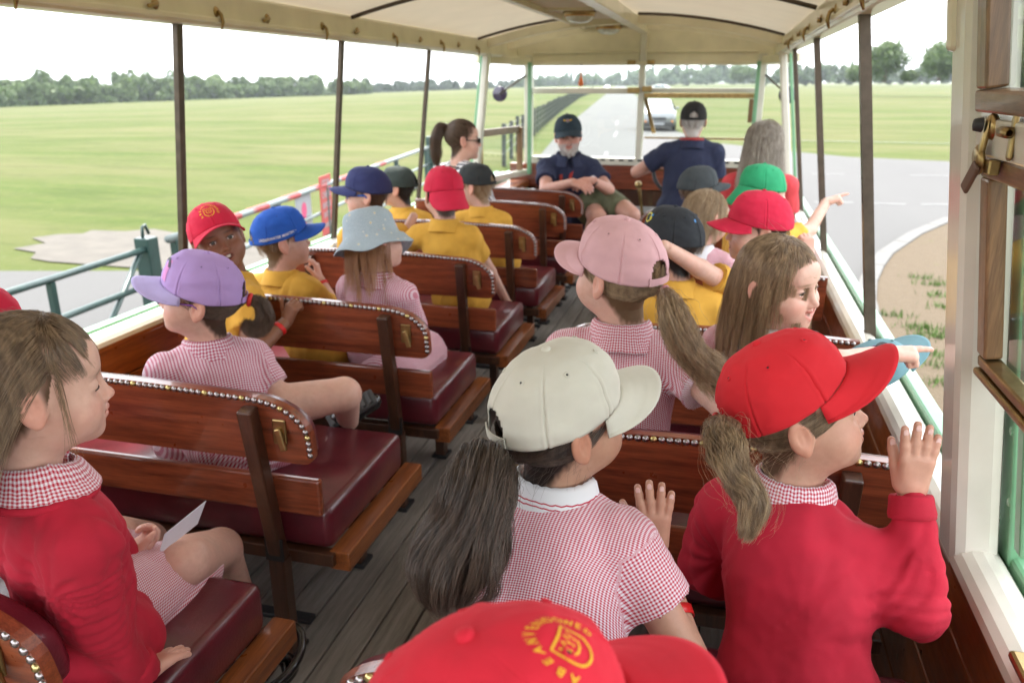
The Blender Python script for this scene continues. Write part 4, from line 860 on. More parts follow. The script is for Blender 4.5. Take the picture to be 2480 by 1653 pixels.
# ---- fabrics
def gingham(name, red=(.42, .012, .028), mid=(.60, .30, .36), white=(.74, .72, .76), per=.0054):
    if name in MATS: return MATS[name]
    m, nb, b = newmat(name); a_ = nb.new('ShaderNodeAttribute', attribute_name='fab'); sp = nb.n.new('ShaderNodeSeparateXYZ'); nb.link(a_.outputs['Vector'], sp.inputs[0])
    su = nb.math('GREATER_THAN', nb.math('FRACT', nb.math('DIVIDE', sp.outputs[0], per)), .5); sv = nb.math('GREATER_THAN', nb.math('FRACT', nb.math('DIVIDE', sp.outputs[1], per)), .5)
    c = nb.mix(su, nb.mix(sv, white, mid), nb.mix(sv, mid, red)); nb.link(c, b.inputs['Base Color']); b.inputs['Roughness'].default_value = .85; b.inputs['Sheen Weight'].default_value = .2
    nb.link(nb.bump(nb.noise(90, 3, stretch=(1, 1, .3)), .25, .004), b.inputs['Normal']); MATS[name] = m; return m
def cloth(name, col, bump=.3, sheen=.3, sc=700, var=.09, rough=.9):
    if name in MATS: return MATS[name]
    m, nb, b = newmat(name); tc = nb.n.new('ShaderNodeTexCoord').outputs['Object']; c = np.array(col)
    nb.link(nb.ramp(nb.noise(18, 4, vec=tc), [(.3, tuple(c * (1 - var))), (.7, tuple(np.clip(c * (1 + var), 0, 1)))]), b.inputs['Base Color']); b.inputs['Roughness'].default_value = rough
    b.inputs['Sheen Weight'].default_value = sheen; b.inputs['Sheen Roughness'].default_value = .4; b.inputs['Sheen Tint'].default_value = tuple(np.clip(c * 1.5 + .1, 0, 1)) + (1,)
    h1 = nb.noise(sc, 2, vec=tc); h2 = nb.noise(14, 3, vec=tc); hh = nb.math('ADD', nb.math('MULTIPLY', h1, .25), h2)
    nb.link(nb.bump(hh, bump, .004), b.inputs['Normal']); MATS[name] = m; return m
# ---- hands
def hand(f, wrist, fwd, nrm, side, sc=1.0, curl=(.25, .3, .35, .45), thumb=.5, spread=.12, point=False, thumbcurl=.3):
    """five fingers on a palm; fwd along the fingers, nrm = back of the hand, side +1 when the thumb lies on cross(fwd,nrm)"""
    fwd = np.array(fwd, float); fwd /= np.linalg.norm(fwd); nrm = np.array(nrm, float); nrm -= fwd * (nrm @ fwd); nrm /= np.linalg.norm(nrm); lat = np.cross(fwd, nrm) * side
    w = np.array(wrist, float); P = lambda a, b, c: w + (fwd * a + lat * b + nrm * c) * sc
    tips = []
    f.rc(P(-.012, 0, 0), P(.012, 0, 0), .0165 * sc, .0165 * sc, .01)
    for b in (.016, .0055, -.0055, -.015): f.rc(P(.008, b * .75, 0), P(.058 - abs(b) * .25, b * 1.06, 0.001), .0115 * sc, .0098 * sc, .008)
    for i, (b, L) in enumerate(((.0175, .050), (.006, .056), (-.006, .052), (-.0165, .041))):
        p = P(.058 - abs(b) * .25, b * 1.06, .001); ang = 0; d0 = fwd + lat * spread * (1.5 - i) * .67; d0 /= np.linalg.norm(d0); c = 0.06 if (point and i == 0) else (1.5 if point else curl[i])
        for j, (l, r_) in enumerate(((.46, .0079), (.30, .0072), (.24, .0064))):
            ang += c * (.8 if j == 0 else 1.0); d = d0 * math.cos(ang) - nrm * math.sin(ang); q = p + d * L * l * sc; f.rc(p, q, r_ * sc, r_ * sc * .92, .0025); p = q
        tips.append((p - d * .005 * sc, d, nrm * math.cos(ang) + d0 * math.sin(ang), r_ * sc))
    p = P(.012, .017, -.006); d = fwd * (1 - thumb * .5) + lat * thumb - nrm * .25; d /= np.linalg.norm(d); q = p + d * .030 * sc; f.rc(p, q, .0112 * sc, .0088 * sc, .007)
    d2 = d * math.cos(thumbcurl) - (lat * .7 + nrm * .7) * math.sin(thumbcurl) * (1 if not point else 1.2); d2 /= np.linalg.norm(d2); q2 = q + d2 * .024 * sc; f.rc(q, q2, .0085 * sc, .0078 * sc, .003); f.rc(q2, q2 + d2 * .014 * sc, .0078 * sc, .006 * sc, .003); tips.append((q2 + d2 * .010 * sc, d2, nrm - d2 * (nrm @ d2), .0070 * sc)); return tips
def sweater_folds(v, q, SH, arms, rt, fw):
    """creases running out of the armpits and round the elbows"""
    a, b, c, d = (v[q[:, i]] for i in range(4)); fn = np.cross(c - a, d - b); N = np.zeros_like(v)
    for i in range(4): np.add.at(N, q[:, i], fn)
    N /= np.linalg.norm(N, axis=1)[:, None] + 1e-12; off = np.zeros(len(v)); nz = vnoise(v * 14, 5)
    for s in (-1, 1):
        ap = SH[s] + np.array([0, 0, -.075]) - rt * s * .015; rel = v - ap; ds = np.linalg.norm(rel, axis=1); an = np.arctan2(rel[:, 2], (rel @ rt) * s)
        cr = np.sin(7 * an + 2.2 * nz + s); off += .0055 * np.exp(-(ds / .11) ** 2) * np.clip(ds / .03, 0, 1) * (1 - np.abs(cr)) * 1.3
        if s in arms:
            E, W_, A_ = arms[s]
            for (p0, p1) in ((E, SH[s]), (E, W_)):
                ax_ = (p1 - p0) / np.linalg.norm(p1 - p0); rl = v - p0; t_ = rl @ ax_; rd = np.linalg.norm(rl - np.outer(t_, ax_), axis=1); wgt = np.exp(-((t_ - .035) / .04) ** 2) * (rd < .075) * (t_ > -.02); off += .0042 * wgt * (1 - np.abs(np.sin(t_ * 150 + 2.5 * nz))) 
    off += .004 * np.clip(vnoise(v * np.array([9, 9, 22]) + 3, 8), 0, 1)
    return v + N * off[:, None]
def ik(a, c, l1, l2, pole):
    a = np.array(a, float); c = np.array(c, float); d = c - a; L = np.linalg.norm(d); d /= L
    L_ = min(L, (l1 + l2) * .999); x = (l1 * l1 - l2 * l2 + L_ * L_) / (2 * L_); x = x * L / L_; hgt = math.sqrt(max(l1 * l1 - min(x, l1) ** 2, 1e-6)); p = np.array(pole, float); p -= d * (p @ d); p /= np.linalg.norm(p) + 1e-9
    return a + d * x + p * hgt
def cap_rim(th, p):
    """rim point of a cap in head space; th=0 at the front"""
    c, s_ = math.cos(th), math.sin(th)
    return np.array([p['a'] * s_, -.012 + p['b'] * c, p['z0'] + p['tilt'] * c + .004 * math.cos(2 * th)])
def make_cap(person, Hc, HR, hs, col, name='baseball_cap', capyaw=0.0, brim=.070, bend=.020, droop=.10, opening=True, near=False, H=.100, z0=.020, tilt=.014, eyelet=True, label=None, fresh=.85, a=.0835, b=.1015, brimcol=None, tiltx=0.0, roll=0.0, bw=1.0, seams=6, shift=(0, 0, 0)):
    p = dict(a=a, b=b, z0=z0, tilt=tilt); CR = HR @ rotm(capyaw, tiltx, roll); W = lambda V: Hc + hs * ((np.asarray(V) + np.array(shift)) @ CR.T)
    m = col if not isinstance(col, tuple) else cloth('cap_%s' % name, col, .25, .15, 900, .06)
    nt_, np_ = (216, 34) if near else (108, 22); V = np.zeros((nt_, np_, 3)); seed = random.randint(0, 999)
    th = np.arange(nt_) * 2 * math.pi / nt_; th = th - (.82 / seams) * np.sin(seams * th) if seams else th; ph = np.linspace(0, 1, np_)
    TH, PH = np.meshgrid(th, ph, indexing='ij'); fr = np.clip(np.cos(TH), 0, 1)
    rho = np.cos(PH * math.pi / 2) ** (.80 - .16 * fr); zz = np.sin(PH * math.pi / 2) ** 1.0
    sm = np.abs((TH * seams / (2 * math.pi) + .0) % 1.0 - .5); smd = np.minimum(1, (0.5 - sm) * 2 * math.pi / seams)      # angular distance to the nearest seam
    groove = np.exp(-(smd / .013) ** 2) * .022 - np.exp(-((smd - .050) / .028) ** 2) * .010 + np.exp(-((smd - .085) / .010) ** 2) * .006
    if seams == 0: groove = groove * 0
    puff = .018 * np.sin(np.clip(smd / (math.pi / max(seams, 1)), 0, 1) * math.pi / 2) if seams else 0
    X = p['a'] * np.sin(TH); Y = p['b'] * np.cos(TH); k = rho * (1 - groove * np.clip(1.4 * np.cos(PH * 1.5), .1, 1) + puff * np.sin(PH * math.pi))
    Zr = p['z0'] + p['tilt'] * np.cos(TH) + .004 * np.cos(2 * TH)
    V[..., 0] = X * k; V[..., 1] = -.012 + Y * k; V[..., 2] = Zr * (1 - PH) + (p['z0'] + .0) * PH + H * zz
    U = V.reshape(-1, 3); wr = fbm(U * np.array([26, 26, 40]), seed, 3) * .0026 * fresh + fbm(U * np.array([60, 60, 90]), seed + 5, 2) * .0005
    nrm = U - np.array([0, -.012, .03]); nrm /= np.linalg.norm(nrm, axis=1)[:, None] + 1e-9; wr *= np.clip(1.2 - PH.ravel() ** 6, 0, 1); U = U + nrm * wr[:, None]
    F = []
    ow, oh = .36, .30
    for i in range(nt_):
        for j in range(np_ - 1):
            t = ((th[i] + th[(i + 1) % nt_] + (2 * math.pi if i == nt_ - 1 else 0)) / 2 - math.pi); v = ph[j]
            if opening and .03 < v and (t / ow) ** 2 + (v / oh) ** 2 < 1: continue
            if opening and v <= .03 and abs(t) < ow and False: continue
            a_ = i * np_ + j; b_ = ((i + 1) % nt_) * np_ + j; F.append((a_, b_, b_ + 1, a_ + 1))
    cap = mesh(name, W(U), F, m, person, True); so = cap.modifiers.new('thick', 'SOLIDIFY'); so.thickness = .0022 * hs; so.offset = 1
    me = cap.data; setattr_vec(me, 'fab', np.c_[U[:, 0], U[:, 2], TH.ravel()])
    if label: cap['label'] = label
    if brim:
        nb_, nr = 41, 12; Vb = np.zeros((nb_, nr, 3)); A0 = R(66) * bw
        for i in range(nb_):
            s_ = -1 + 2 * i / (nb_ - 1); al = s_ * A0; pi = cap_rim(al, p); be = s_ * math.pi / 2
            po = np.array([p['a'] * .985 * bw * math.sin(be) ** 1 if True else 0, cap_rim(A0, p)[1] + (p['b'] - .012 - cap_rim(A0, p)[1] + brim) * max(math.cos(be), 0) ** .72, pi[2]])
            for j in range(nr):
                r_ = j / (nr - 1); q = pi * (1 - r_) + po * r_; q[2] = pi[2] - .001 - bend * (abs(q[0]) / p['a']) ** 2 * min(1, r_ * 2 + .0) - droop * r_ * max(po[1] - pi[1], 0) + .0004 * math.sin(r_ * 44); Vb[i, j] = q
        bo = mesh('brim', W(Vb.reshape(-1, 3)), gridfaces(nb_, nr), (brimcol if brimcol is not None else m), cap, True); so = bo.modifiers.new('thick', 'SOLIDIFY'); so.thickness = .0032 * hs; so.offset = 0
    if seams:
        V_, F_ = lathe([(0, .006), (.004, .0055), (.0068, .003), (.0072, -.002)], 14, (0, 0, 1), (0, -.012, p['z0'] + H - .001)); mesh('button', W(V_), F_, m, cap, True)
    if eyelet and seams:
        for i in range(6):
            t = (i + .5) * math.pi / 3; j = int(np_ * .60)
            ii = int(np.searchsorted(th, t)) % nt_; c = U[ii * np_ + j]; n_ = c - np.array([0, -.012, .03]); n_ /= np.linalg.norm(n_)
            if opening and abs(t - math.pi) < .2: continue
            V_, F_ = lathe([(.0016, -.001), (.0022, .0009), (.0036, .0011), (.0046, .0004), (.0048, -.001)], 12, n_, c + n_ * .0004); mesh('eyelet', W(V_), F_, m, cap, True)
            V_, F_ = lathe([(0, .0001), (.0017, .0001)], 8, n_, c + n_ * .0004); mesh('eyelet_hole', W(V_), F_, blackm, cap)
    if opening:
        tt = np.linspace(math.pi - ow * 1.05, math.pi + ow * 1.05, 9); Vs = []
        for t in tt:
            q = cap_rim(t, p); Vs += [q + [0, 0, .001], q + [0, 0, .016]]
        so = mesh('strap', W(np.array(Vs) * np.array([1.012, 1.012, 1])), [(2 * i, 2 * i + 2, 2 * i + 3, 2 * i + 1) for i in range(8)], m, cap); q = so.modifiers.new('thick', 'SOLIDIFY'); q.thickness = .002
    return cap, (U.reshape(nt_, np_, 3), th), W
def cap_decal(cap, W, grid, V, F, th0, v0, m, name='emblem', scale=1.0, rot=0.0, lift=.0012):
    """wraps flat shapes (metres) onto the crown around angle th0 and height v0 (0 rim..1 top)"""
    grid, thg = grid; nt_, np_, _ = grid.shape; V = np.array(V)[:, :2] * scale; c, s_ = math.cos(rot), math.sin(rot); V = np.c_[V[:, 0] * c - V[:, 1] * s_, V[:, 0] * s_ + V[:, 1] * c]
    t = th0 - V[:, 0] / .088; v = v0 + V[:, 1] / .135; fi = np.interp(t % (2 * math.pi), np.r_[thg, 2 * math.pi], np.arange(nt_ + 1)) % nt_; fj = np.clip(v, 0, .98) * (np_ - 1)
    i0 = np.floor(fi).astype(int); j0 = np.minimum(np.floor(fj).astype(int), np_ - 2); a = (fi - i0)[:, None]; b = (fj - j0)[:, None]; i1 = (i0 + 1) % nt_; i0 %= nt_
    P = (grid[i0, j0] * (1 - a) * (1 - b) + grid[i1, j0] * a * (1 - b) + grid[i0, j0 + 1] * (1 - a) * b + grid[i1, j0 + 1] * a * b)
    n_ = P - np.array([0, -.012, .03]); n_ /= np.linalg.norm(n_, axis=1)[:, None]; return mesh(name, W(P + n_ * lift), F, m, cap)
def ring_text(txt, r, a0, a1, size):
    """letters set round a circle, read clockwise"""
    mb = MB(); n = len(txt)
    for i, ch in enumerate(txt):
        V, F = textmesh(ch, size, True)
        if not len(V): continue
        a = a0 + (a1 - a0) * (i / max(n - 1, 1)); c, s_ = math.cos(a - math.pi / 2), math.sin(a - math.pi / 2); ctr = np.array([r * math.cos(a), r * math.sin(a)]); mb.add(np.c_[ctr[0] + V[:, 0] * c - V[:, 1] * s_, ctr[1] + V[:, 0] * s_ + V[:, 1] * c, V[:, 2]], F)
    return mb
def crest():
    mb = ring_text('ABEANV', .030, R(205), R(100), .0105); m2 = ring_text('ENDOWED', .030, R(80), R(-25), .0105)
    mb.add(np.vstack(m2.V), m2.F)
    def stroke(pts, w_=.0022):
        P = np.array(pts, float); T = np.gradient(P, axis=0); T /= np.linalg.norm(T, axis=1)[:, None]; N = np.stack([-T[:, 1], T[:, 0]], 1) * w_ / 2
        V = np.empty((2 * len(P), 3)); V[0::2, :2] = P + N; V[1::2, :2] = P - N; V[:, 2] = 0; mb.add(V, [(2 * i, 2 * i + 1, 2 * i + 3, 2 * i + 2) for i in range(len(P) - 1)])
    a = np.linspace(math.pi, 2 * math.pi, 11); stroke([(.017 * math.cos(t), -.004 + .017 * math.sin(t) * .8) for t in a] ); stroke([(-.017, -.004), (-.017, .012), (0, .0125), (.017, .012), (.017, -.004)])
    stroke([(-.012, .008), (-.008, .002), (-.004, .009), (0, .002), (.004, .009), (.008, .002), (.012, .008)], .002); stroke([(-.010, -.003), (-.004, -.006), (.004, -.006), (.010, -.003)], .002)
    for x in (-.008, 0, .008): mb.add(np.array([(x - .0012, -.0015, 0), (x + .0012, -.0015, 0), (x + .0012, .0008, 0), (x - .0012, .0008, 0)]), [(0, 1, 2, 3)])
    return np.vstack(mb.V), mb.F
# ---- hair builders
CR_C = np.array([0, -.012, .030]); CR_R = np.array([.0745, .090, .0795])
def scalp_roots(n, mask, seed=0):
    g = np.random.default_rng(seed); out = []
    while sum(len(o) for o in out) < n:
        d = g.normal(size=(n * 2, 3)); d /= np.linalg.norm(d, axis=1)[:, None]; P = CR_C + d * CR_R; out.append(P[mask(P)])
    return np.vstack(out)[:n], g
def grow(P0, g, comb, length, steps=14, gravity=.6, layer=(1.0, 1.06), stiff=.75, frizz=.02, outward=0.0, neck=True, body=None, gv=(0, 0, -1.0)):
    """strands combed over the skull, then falling; head space"""
    n = len(P0); P = [P0.copy()]; p = P0.copy(); lay = g.uniform(layer[0], layer[1], n); L = length if np.ndim(length) else np.full(n, length); ds = (L / (steps - 1))[:, None]
    d = comb(P0); d = d / (np.linalg.norm(d, axis=1)[:, None] + 1e-9); jit = g.normal(size=(n, 3)) * frizz
    for s in range(steps - 1):
        t = s / steps; want = comb(p) * (1 - t * .6) + np.array(gv) * gravity * (.4 + 1.2 * t) + jit * (1 + 2 * t) + g.normal(size=(n, 3)) * frizz * .6
        d = d * stiff + want * (1 - stiff); d /= np.linalg.norm(d, axis=1)[:, None] + 1e-9; p = p + d * ds
        q = (p - CR_C) / (CR_R * lay[:, None]); r = np.linalg.norm(q, axis=1); ins = r < 1; p[ins] = CR_C + (p[ins] - CR_C) / r[ins][:, None]
        if neck:     # keep off the neck and jaw
            lo = p[:, 2] < -.03; rr = np.hypot(p[:, 0], p[:, 1] + .02); k = lo & (rr < .056); p[k, 0] *= .056 / np.maximum(rr[k], 1e-4); p[k, 1] = (p[k, 1] + .02) * .056 / np.maximum(rr[k], 1e-4) - .02
        if body is not None: p = body(p)
        P.append(p.copy())
    return np.stack(P, 1)
def tail(pts, rad, n, m=20, seed=0, frizz=.004, curl=.0, cturn=3.0, flare=0.0, lenvar=.25):
    """bundle of strands along a path; world space"""
    g = np.random.default_rng(seed); pts = np.array(pts, float); k = len(pts); t0 = np.linspace(0, 1, k); tt = np.linspace(0, 1, m)
    # smooth path
    fine = np.linspace(0, 1, 60); S_ = np.stack([np.interp(fine, t0, pts[:, i]) for i in range(3)], 1)
    for _ in range(14): S_[1:-1] = .5 * S_[1:-1] + .25 * (S_[:-2] + S_[2:])
    T, A, B = frames(S_); rf = np.interp(fine, np.linspace(0, 1, len(rad)), rad)
    ang = g.uniform(0, 2 * math.pi, n); rr = g.uniform(0, 1, n) ** .65; end = 1 - g.uniform(0, lenvar, n) ** 1.5; out = np.zeros((n, m, 3)); clump = np.floor(ang / (2 * math.pi) * 9) + np.floor(rr * 3) * 9
    cph = g.uniform(0, 6.28, 40)[clump.astype(int) % 40]; cam_ = g.uniform(.4, 1.3, 40)[clump.astype(int) % 40]
    walk = np.cumsum(g.normal(size=(n, m, 3)) * frizz / math.sqrt(m), axis=1)
    for j in range(m):
        u = tt[j] * end; C = np.stack([np.interp(u, fine, S_[:, i]) for i in range(3)], 1); a = np.stack([np.interp(u, fine, A[:, i]) for i in range(3)], 1); b_ = np.stack([np.interp(u, fine, B[:, i]) for i in range(3)], 1); r_ = np.interp(u, fine, rf)
        an = ang + .5 * u; cu = curl * u * cam_
        out[:, j] = C + (a * np.cos(an)[:, None] + b_ * np.sin(an)[:, None]) * (rr * r_)[:, None] + a * (cu * np.sin(cturn * 6.28 * u + cph))[:, None] + b_ * (cu * np.cos(cturn * 6.28 * u + cph))[:, None]
    return out + walk
# ---- garments
def disp(V, Q, amp, freq, seed, dirv=None):
    """soft folds along the surface normals"""
    a, b, c, d = (V[Q[:, i]] for i in range(4)); fn = np.cross(c - a, d - b); N = np.zeros_like(V)
    for i in range(4): np.add.at(N, Q[:, i], fn)
    N /= np.linalg.norm(N, axis=1)[:, None] + 1e-12; U = V * freq
    if dirv is not None: dv = np.array(dirv, float); dv /= np.linalg.norm(dv); U = U - np.outer(V @ dv, dv) * freq * .75
    f = fbm(U, seed, 2); r_ = 1 - np.abs(fbm(U * 1.3 + 7, seed + 3, 2)) * 1.6
    return V + N * (amp * (.6 * f + .55 * r_))[:, None]
import zlib
def child_person(label, head, hyaw, hpitch=0, hroll=0, hs=1.0, seat=None, byaw=0, outfit='gingham', skin='pale', haircol='brown', arms=(), eyes=.0045, mouth='closed', kind='child', near=False, bs=1.0, group='children and adults riding in the bus', legs=(), collar='self', bodylean=None, torso=True, shoulder=None, sleeve=.5, folds=None, eyecol=(.10, .07, .04), scalp=True, cat='person', sleeve_r=None, collar_h=.018, tagcol=None, neckdrop=.135, wide=1.0, beard=False):
    head = np.array(head, float); HR = rotm(R(hyaw), R(hpitch), R(hroll)); bR = rotm(R(byaw)); seat = np.array(seat, float)
    t = thing('person', label, cat, (seat[0], seat[1], seat[2]), group)
    V, Q, mk = head_template(kind, eyes, mouth, .0022 if near else .0036)
    HW = head + hs * (V @ HR.T); sk = np.array(SKIN[skin]); C = np.tile(sk, (len(V), 1))
    def mixc(mask, c, k): mm = (mask * k)[:, None]; return C * (1 - mm) + np.array(c) * mm
    C = mixc(mk['cheek'], sk * np.array([1.0, .70, .70]), .75); C = mixc(mk['ear'], sk * np.array([1.02, .68, .62]), .5); C = mixc(mk['lip'], sk * np.array([.86, .47, .50]), .8)
    hd, hl_ = HAIR[haircol]; hm = (np.array(hd) + np.array(hl_)) / 2
    C = mixc(mk['brow'], hm * .8, .7); C = mixc(mk['mouth'], (.10, .02, .02), .9)
    if scalp: C = mixc(mk['scalp'], np.array(hd) * 1.1, 1.0)
    C = mixc(mk['lash'], (.05, .03, .025), .85)
    if beard: C = mixc(mk['jaw'], (.5, .48, .46), .9)
    parts = [(HW, Q, C)]
    # skeleton
    nb_ = head + HR @ np.array([0, -.030, -neckdrop]) * hs * .8 + np.array([0, 0, -.135]) * hs * .2
    sd = nb_ + np.array([0, 0, -.035 * bs]); sw_ = .112 * bs * wide; rt = bR @ np.array([1.0, 0, 0]); fw = bR @ np.array([0, 1.0, 0]); spine = nb_ - (seat + np.array([0, 0, .05])); spine /= np.linalg.norm(spine)
    SH = {s: sd + rt * s * sw_ + np.array([0, 0, -.012 * bs]) for s in (-1, 1)}
    if shoulder:
        for s, o in shoulder.items(): SH[s] = SH[s] + np.array(o)
    fa = Field(.0045 if near else .006); fh = Field(.0022 if near else .0034); anyarm = False; armdata = {}
    l1, l2 = .185 * bs, .17 * bs
    for A in arms:
        s = A['side']; W_ = np.array(A['wrist'], float); E = np.array(A['elbow']) if 'elbow' in A else ik(SH[s], W_, l1, l2, A.get('pole', (s * .6, -.3, -1))); armdata[s] = (E, W_, A); anyarm = True
        fa.rc(SH[s], E, .034 * bs, .029 * bs, 0).rc(E, W_, .029 * bs, .0195 * bs, .01)
        if A.get('hand', True): A['tips'] = hand(fh, W_, A.get('fwd', W_ - E), A.get('nrm', (0, 0, 1)), A.get('thumb', 1), A.get('sc', .92) * bs, **A.get('kw', {}))
    for (a, b_, r1, r2) in legs: fa.rc(a, b_, r1, r2, .015); anyarm = True
    if anyarm:
        v, q = fa.mesh(); parts.append((v, q, np.tile(sk, (len(v), 1)) * (1 + .05 * fbm(v * 30, 3, 2))[:, None]))
        if fh.ops:
            v, q = fh.mesh(); cc = np.tile(sk * np.array([1.0, .93, .92]), (len(v), 1)); parts.append((v, q, cc))
    n = 0; VV = []; QQ = []; CC = []
    for v, q, c in parts: VV.append(v); QQ.append(q + n); CC.append(c); n += len(v)
    body = meshdata('body', np.vstack(VV), np.vstack(QQ), skinm, t); setattr_col(body.data, 'Col', np.vstack(CC))
    if near:
        for A in arms:
            for (c_, d_, n_, r_) in A.get('tips', ()):
                n_ = n_ / np.linalg.norm(n_); l_ = np.cross(d_, n_); V_, F_ = lathe([(0, 1.0), (.5, .86), (.87, .5), (1, 0), (.87, -.5)], 10, (0, 0, 1)); mesh('fingernail', c_ + (V_[:, :1] * l_ * r_ * .62 + V_[:, 1:2] * d_ * r_ * .85 + V_[:, 2:] * n_ * r_ * .10) + n_ * r_ * .92, F_, NAIL, t, True)
    # eyes
    if eyes > 0.001:
        for s in (-1, 1):
            c = EYE * np.array([s, 1, 1]); V_, F_ = lathe([(max(.0128 * math.sin(a), 0), .0128 * math.cos(a)) for a in np.r_[0, np.linspace(.16, .62, 9), np.linspace(.8, math.pi, 7)]], 20, (0.0, 1, -.05), c)
            d = (V_ - c) / .0128; ca = d @ np.array([0, .9987, -.05]); col = np.where(ca[:, None] > .955, (.01, .01, .01), np.where(ca[:, None] > .84, eyecol, (.74, .70, .68)))
            e = mesh('eye', head + hs * (V_ @ HR.T), F_, eyem, t, True); setattr_col(e.data, 'Col', col)
    if near:          # lashes
        for s in (-1, 1):
            c = EYE * np.array([s, 1, 1]); zz_ = eyes * .95 if eyes > .002 else -.0035; P_ = []
            for u in np.linspace(-1, 1, 9): x = u * .0125; z = zz_ * (1 - u * u * (1.0 if eyes > .002 else -.35)) ; y = .0142 * math.sqrt(max(1 - (x / .0165) ** 2 - (z / .0138) ** 2, .05)) + .0006; P_.append(c + np.array([x, y, z]))
            MB().tube(head + hs * (np.array(P_) @ HR.T), .0009 * hs, 5).build('eyelashes', blackm if skin != 'pale' else LASH, t, True)
    if mouth in ('smile', 'open'):
        a = np.linspace(-1, 1, 13); wd = .0155 if mouth == 'smile' else .010; Vt = [];
        lf = .0060 if mouth == 'smile' else 0
        for u in a: Vt += [(u * wd, .0775 - .011 * u * u, -.0490 + lf * u * u * .6), (u * wd, .0765 - .011 * u * u, -.0575 + lf * u * u * 1.3 + .001 * (abs(math.sin(u * 6 * 1.57))))]
        tm = mesh('teeth', head + hs * (np.array(Vt) @ HR.T), [(2 * i, 2 * i + 1, 2 * i + 3, 2 * i + 2) for i in range(12)], teethm, t, True)
    # garment
    info = dict(t=t, HR=HR, head=head, hs=hs, nb=nb_, SH=SH, seat=seat, rt=rt, fw=fw, arms=armdata, body=body, bs=bs)
    if torso:
        f = Field(.0055 if near else .008); th_ = .004
        ch = nb_ * .72 + seat * .28 + np.array([0, 0, .0]); be = nb_ * .38 + (seat + [0, 0, .06]) * .62; hp = seat + np.array([0, 0, .075])
        M = bR
        big = outfit in ('sweater',)
        k = 1.04 if big else 1.0
        f.ell(ch, (.122 * bs * k * wide, .086 * bs * k, .115 * bs), .03, M=M).ell(be, (.118 * bs * k * wide, .092 * bs * k, .12 * bs), .05, M=M).ell(hp, (.135 * bs * k * wide, .115 * bs * k, .10 * bs), .05, M=M)
        f.rc(SH[-1] + [0, 0, -.004], SH[1] + [0, 0, -.004], .047 * bs * k, .047 * bs * k, .04 if big else .035)
        for s in (-1, 1): f.rc(nb_ + rt * s * .03 * bs + [0, 0, -.012], SH[s] + [0, 0, .004], .040 * bs, .040 * bs * k, .03)
        rs = sleeve_r or (.058 if big else .047)
        for s in (-1, 1):
            if s in armdata:
                E, W_, A = armdata[s]
                if big:
                    f.rc(SH[s] + (E - SH[s]) * .12, E, .043 * bs, .045 * bs, .04); cuff = W_ - (W_ - E) / np.linalg.norm(W_ - E) * .012; f.rc(E, cuff, .047 * bs, .034 * bs, .02); f.rc(cuff - (W_ - E) / np.linalg.norm(W_ - E) * .03, cuff, .031 * bs, .029 * bs, .004, cut=True)
                else: f.rc(SH[s], SH[s] + (E - SH[s]) * sleeve, rs * bs, (rs + .004) * bs, .02, cut=True)
            else:
                E = SH[s] + np.array([0, 0, -.16 * bs]) + rt * s * .03 + fw * .03; f.rc(SH[s], SH[s] + (E - SH[s]) * (1.0 if big else .75), rs * bs, (rs + .003) * bs, .02, cut=True)
                if big: f.rc(E, E + fw * .14 + [0, 0, -.05], .05 * bs, .045 * bs, .02)
        v, q = f.mesh()
        am, fq = folds or ((.013, 11.0) if big else (.005, 22.0)); v2 = disp(v, q, am, fq, zlib.crc32(label.encode()) % 997, (0.25, 0, 1)); v2 = disp(v2, q, am * .13, fq * 2.4, zlib.crc32(label.encode()) % 991 + 3)
        if big: v2 = sweater_folds(v2, q, SH, armdata, rt, fw)
        # cloth coordinates
        L = (v - (seat + nb_) / 2) @ M; ang = np.arctan2(L[:, 0], -L[:, 1]); up = np.clip(((v - ch) @ np.array([0, 0, 1]) + .06) / .13, 0, 1)
        u = ang * .100 * bs * (1 - up) + L[:, 0] * up; w2 = (v - seat) @ spine + L[:, 1]
        for s in (-1, 1):
            E = armdata[s][0] if s in armdata else SH[s] + np.array([0, 0, -.16 * bs]); ax_ = (E - SH[s]) / np.linalg.norm(E - SH[s]); rel = v - SH[s]; tt = rel @ ax_; rad = rel - np.outer(tt, ax_)
            on = ((rel @ rt) * s > .020) & (np.linalg.norm(rad, axis=1) < .075) & (tt > .005); e1 = np.cross(ax_, fw); e1 /= np.linalg.norm(e1); e2 = np.cross(ax_, e1); an = np.arctan2(rad @ e1, rad @ e2); u = np.where(on, an * .052, u); w2 = np.where(on, tt, w2)
        gm = OUTFIT[outfit]; nmg = {'gingham': 'dress', 'ginghamw': 'dress', 'sweater': 'sweater', 'yellow': 'polo_shirt', 'navy': 'polo_shirt', 'redtop': 'top', 'stripe': 'striped_top'}[outfit]
        g_ = meshdata(nmg, v2, q, gm, t); setattr_vec(g_.data, 'fab', np.c_[u, w2, np.zeros(len(u))]); info['garment'] = g_
    if outfit == 'sweater':
        for s, (E, W_, A) in armdata.items():       # ribbed cuff
            ax_ = (W_ - E) / np.linalg.norm(W_ - E); V_, F_ = lathe([(.026 * bs, -.040), (.0335 * bs, -.038), (.0345 * bs, -.030), (.0325 * bs, -.018), (.0315 * bs, -.006), (.0300 * bs, -.002), (.022 * bs, -.004)], 26, ax_, W_); V_ = V_ + (V_ - (W_ + np.outer((V_ - W_) @ ax_, ax_))) * (.025 * np.cos(np.repeat(np.arange(26), 7) * math.pi))[:, None]
            mesh('cuff', V_, F_, OUTFIT['sweater'], t, True)
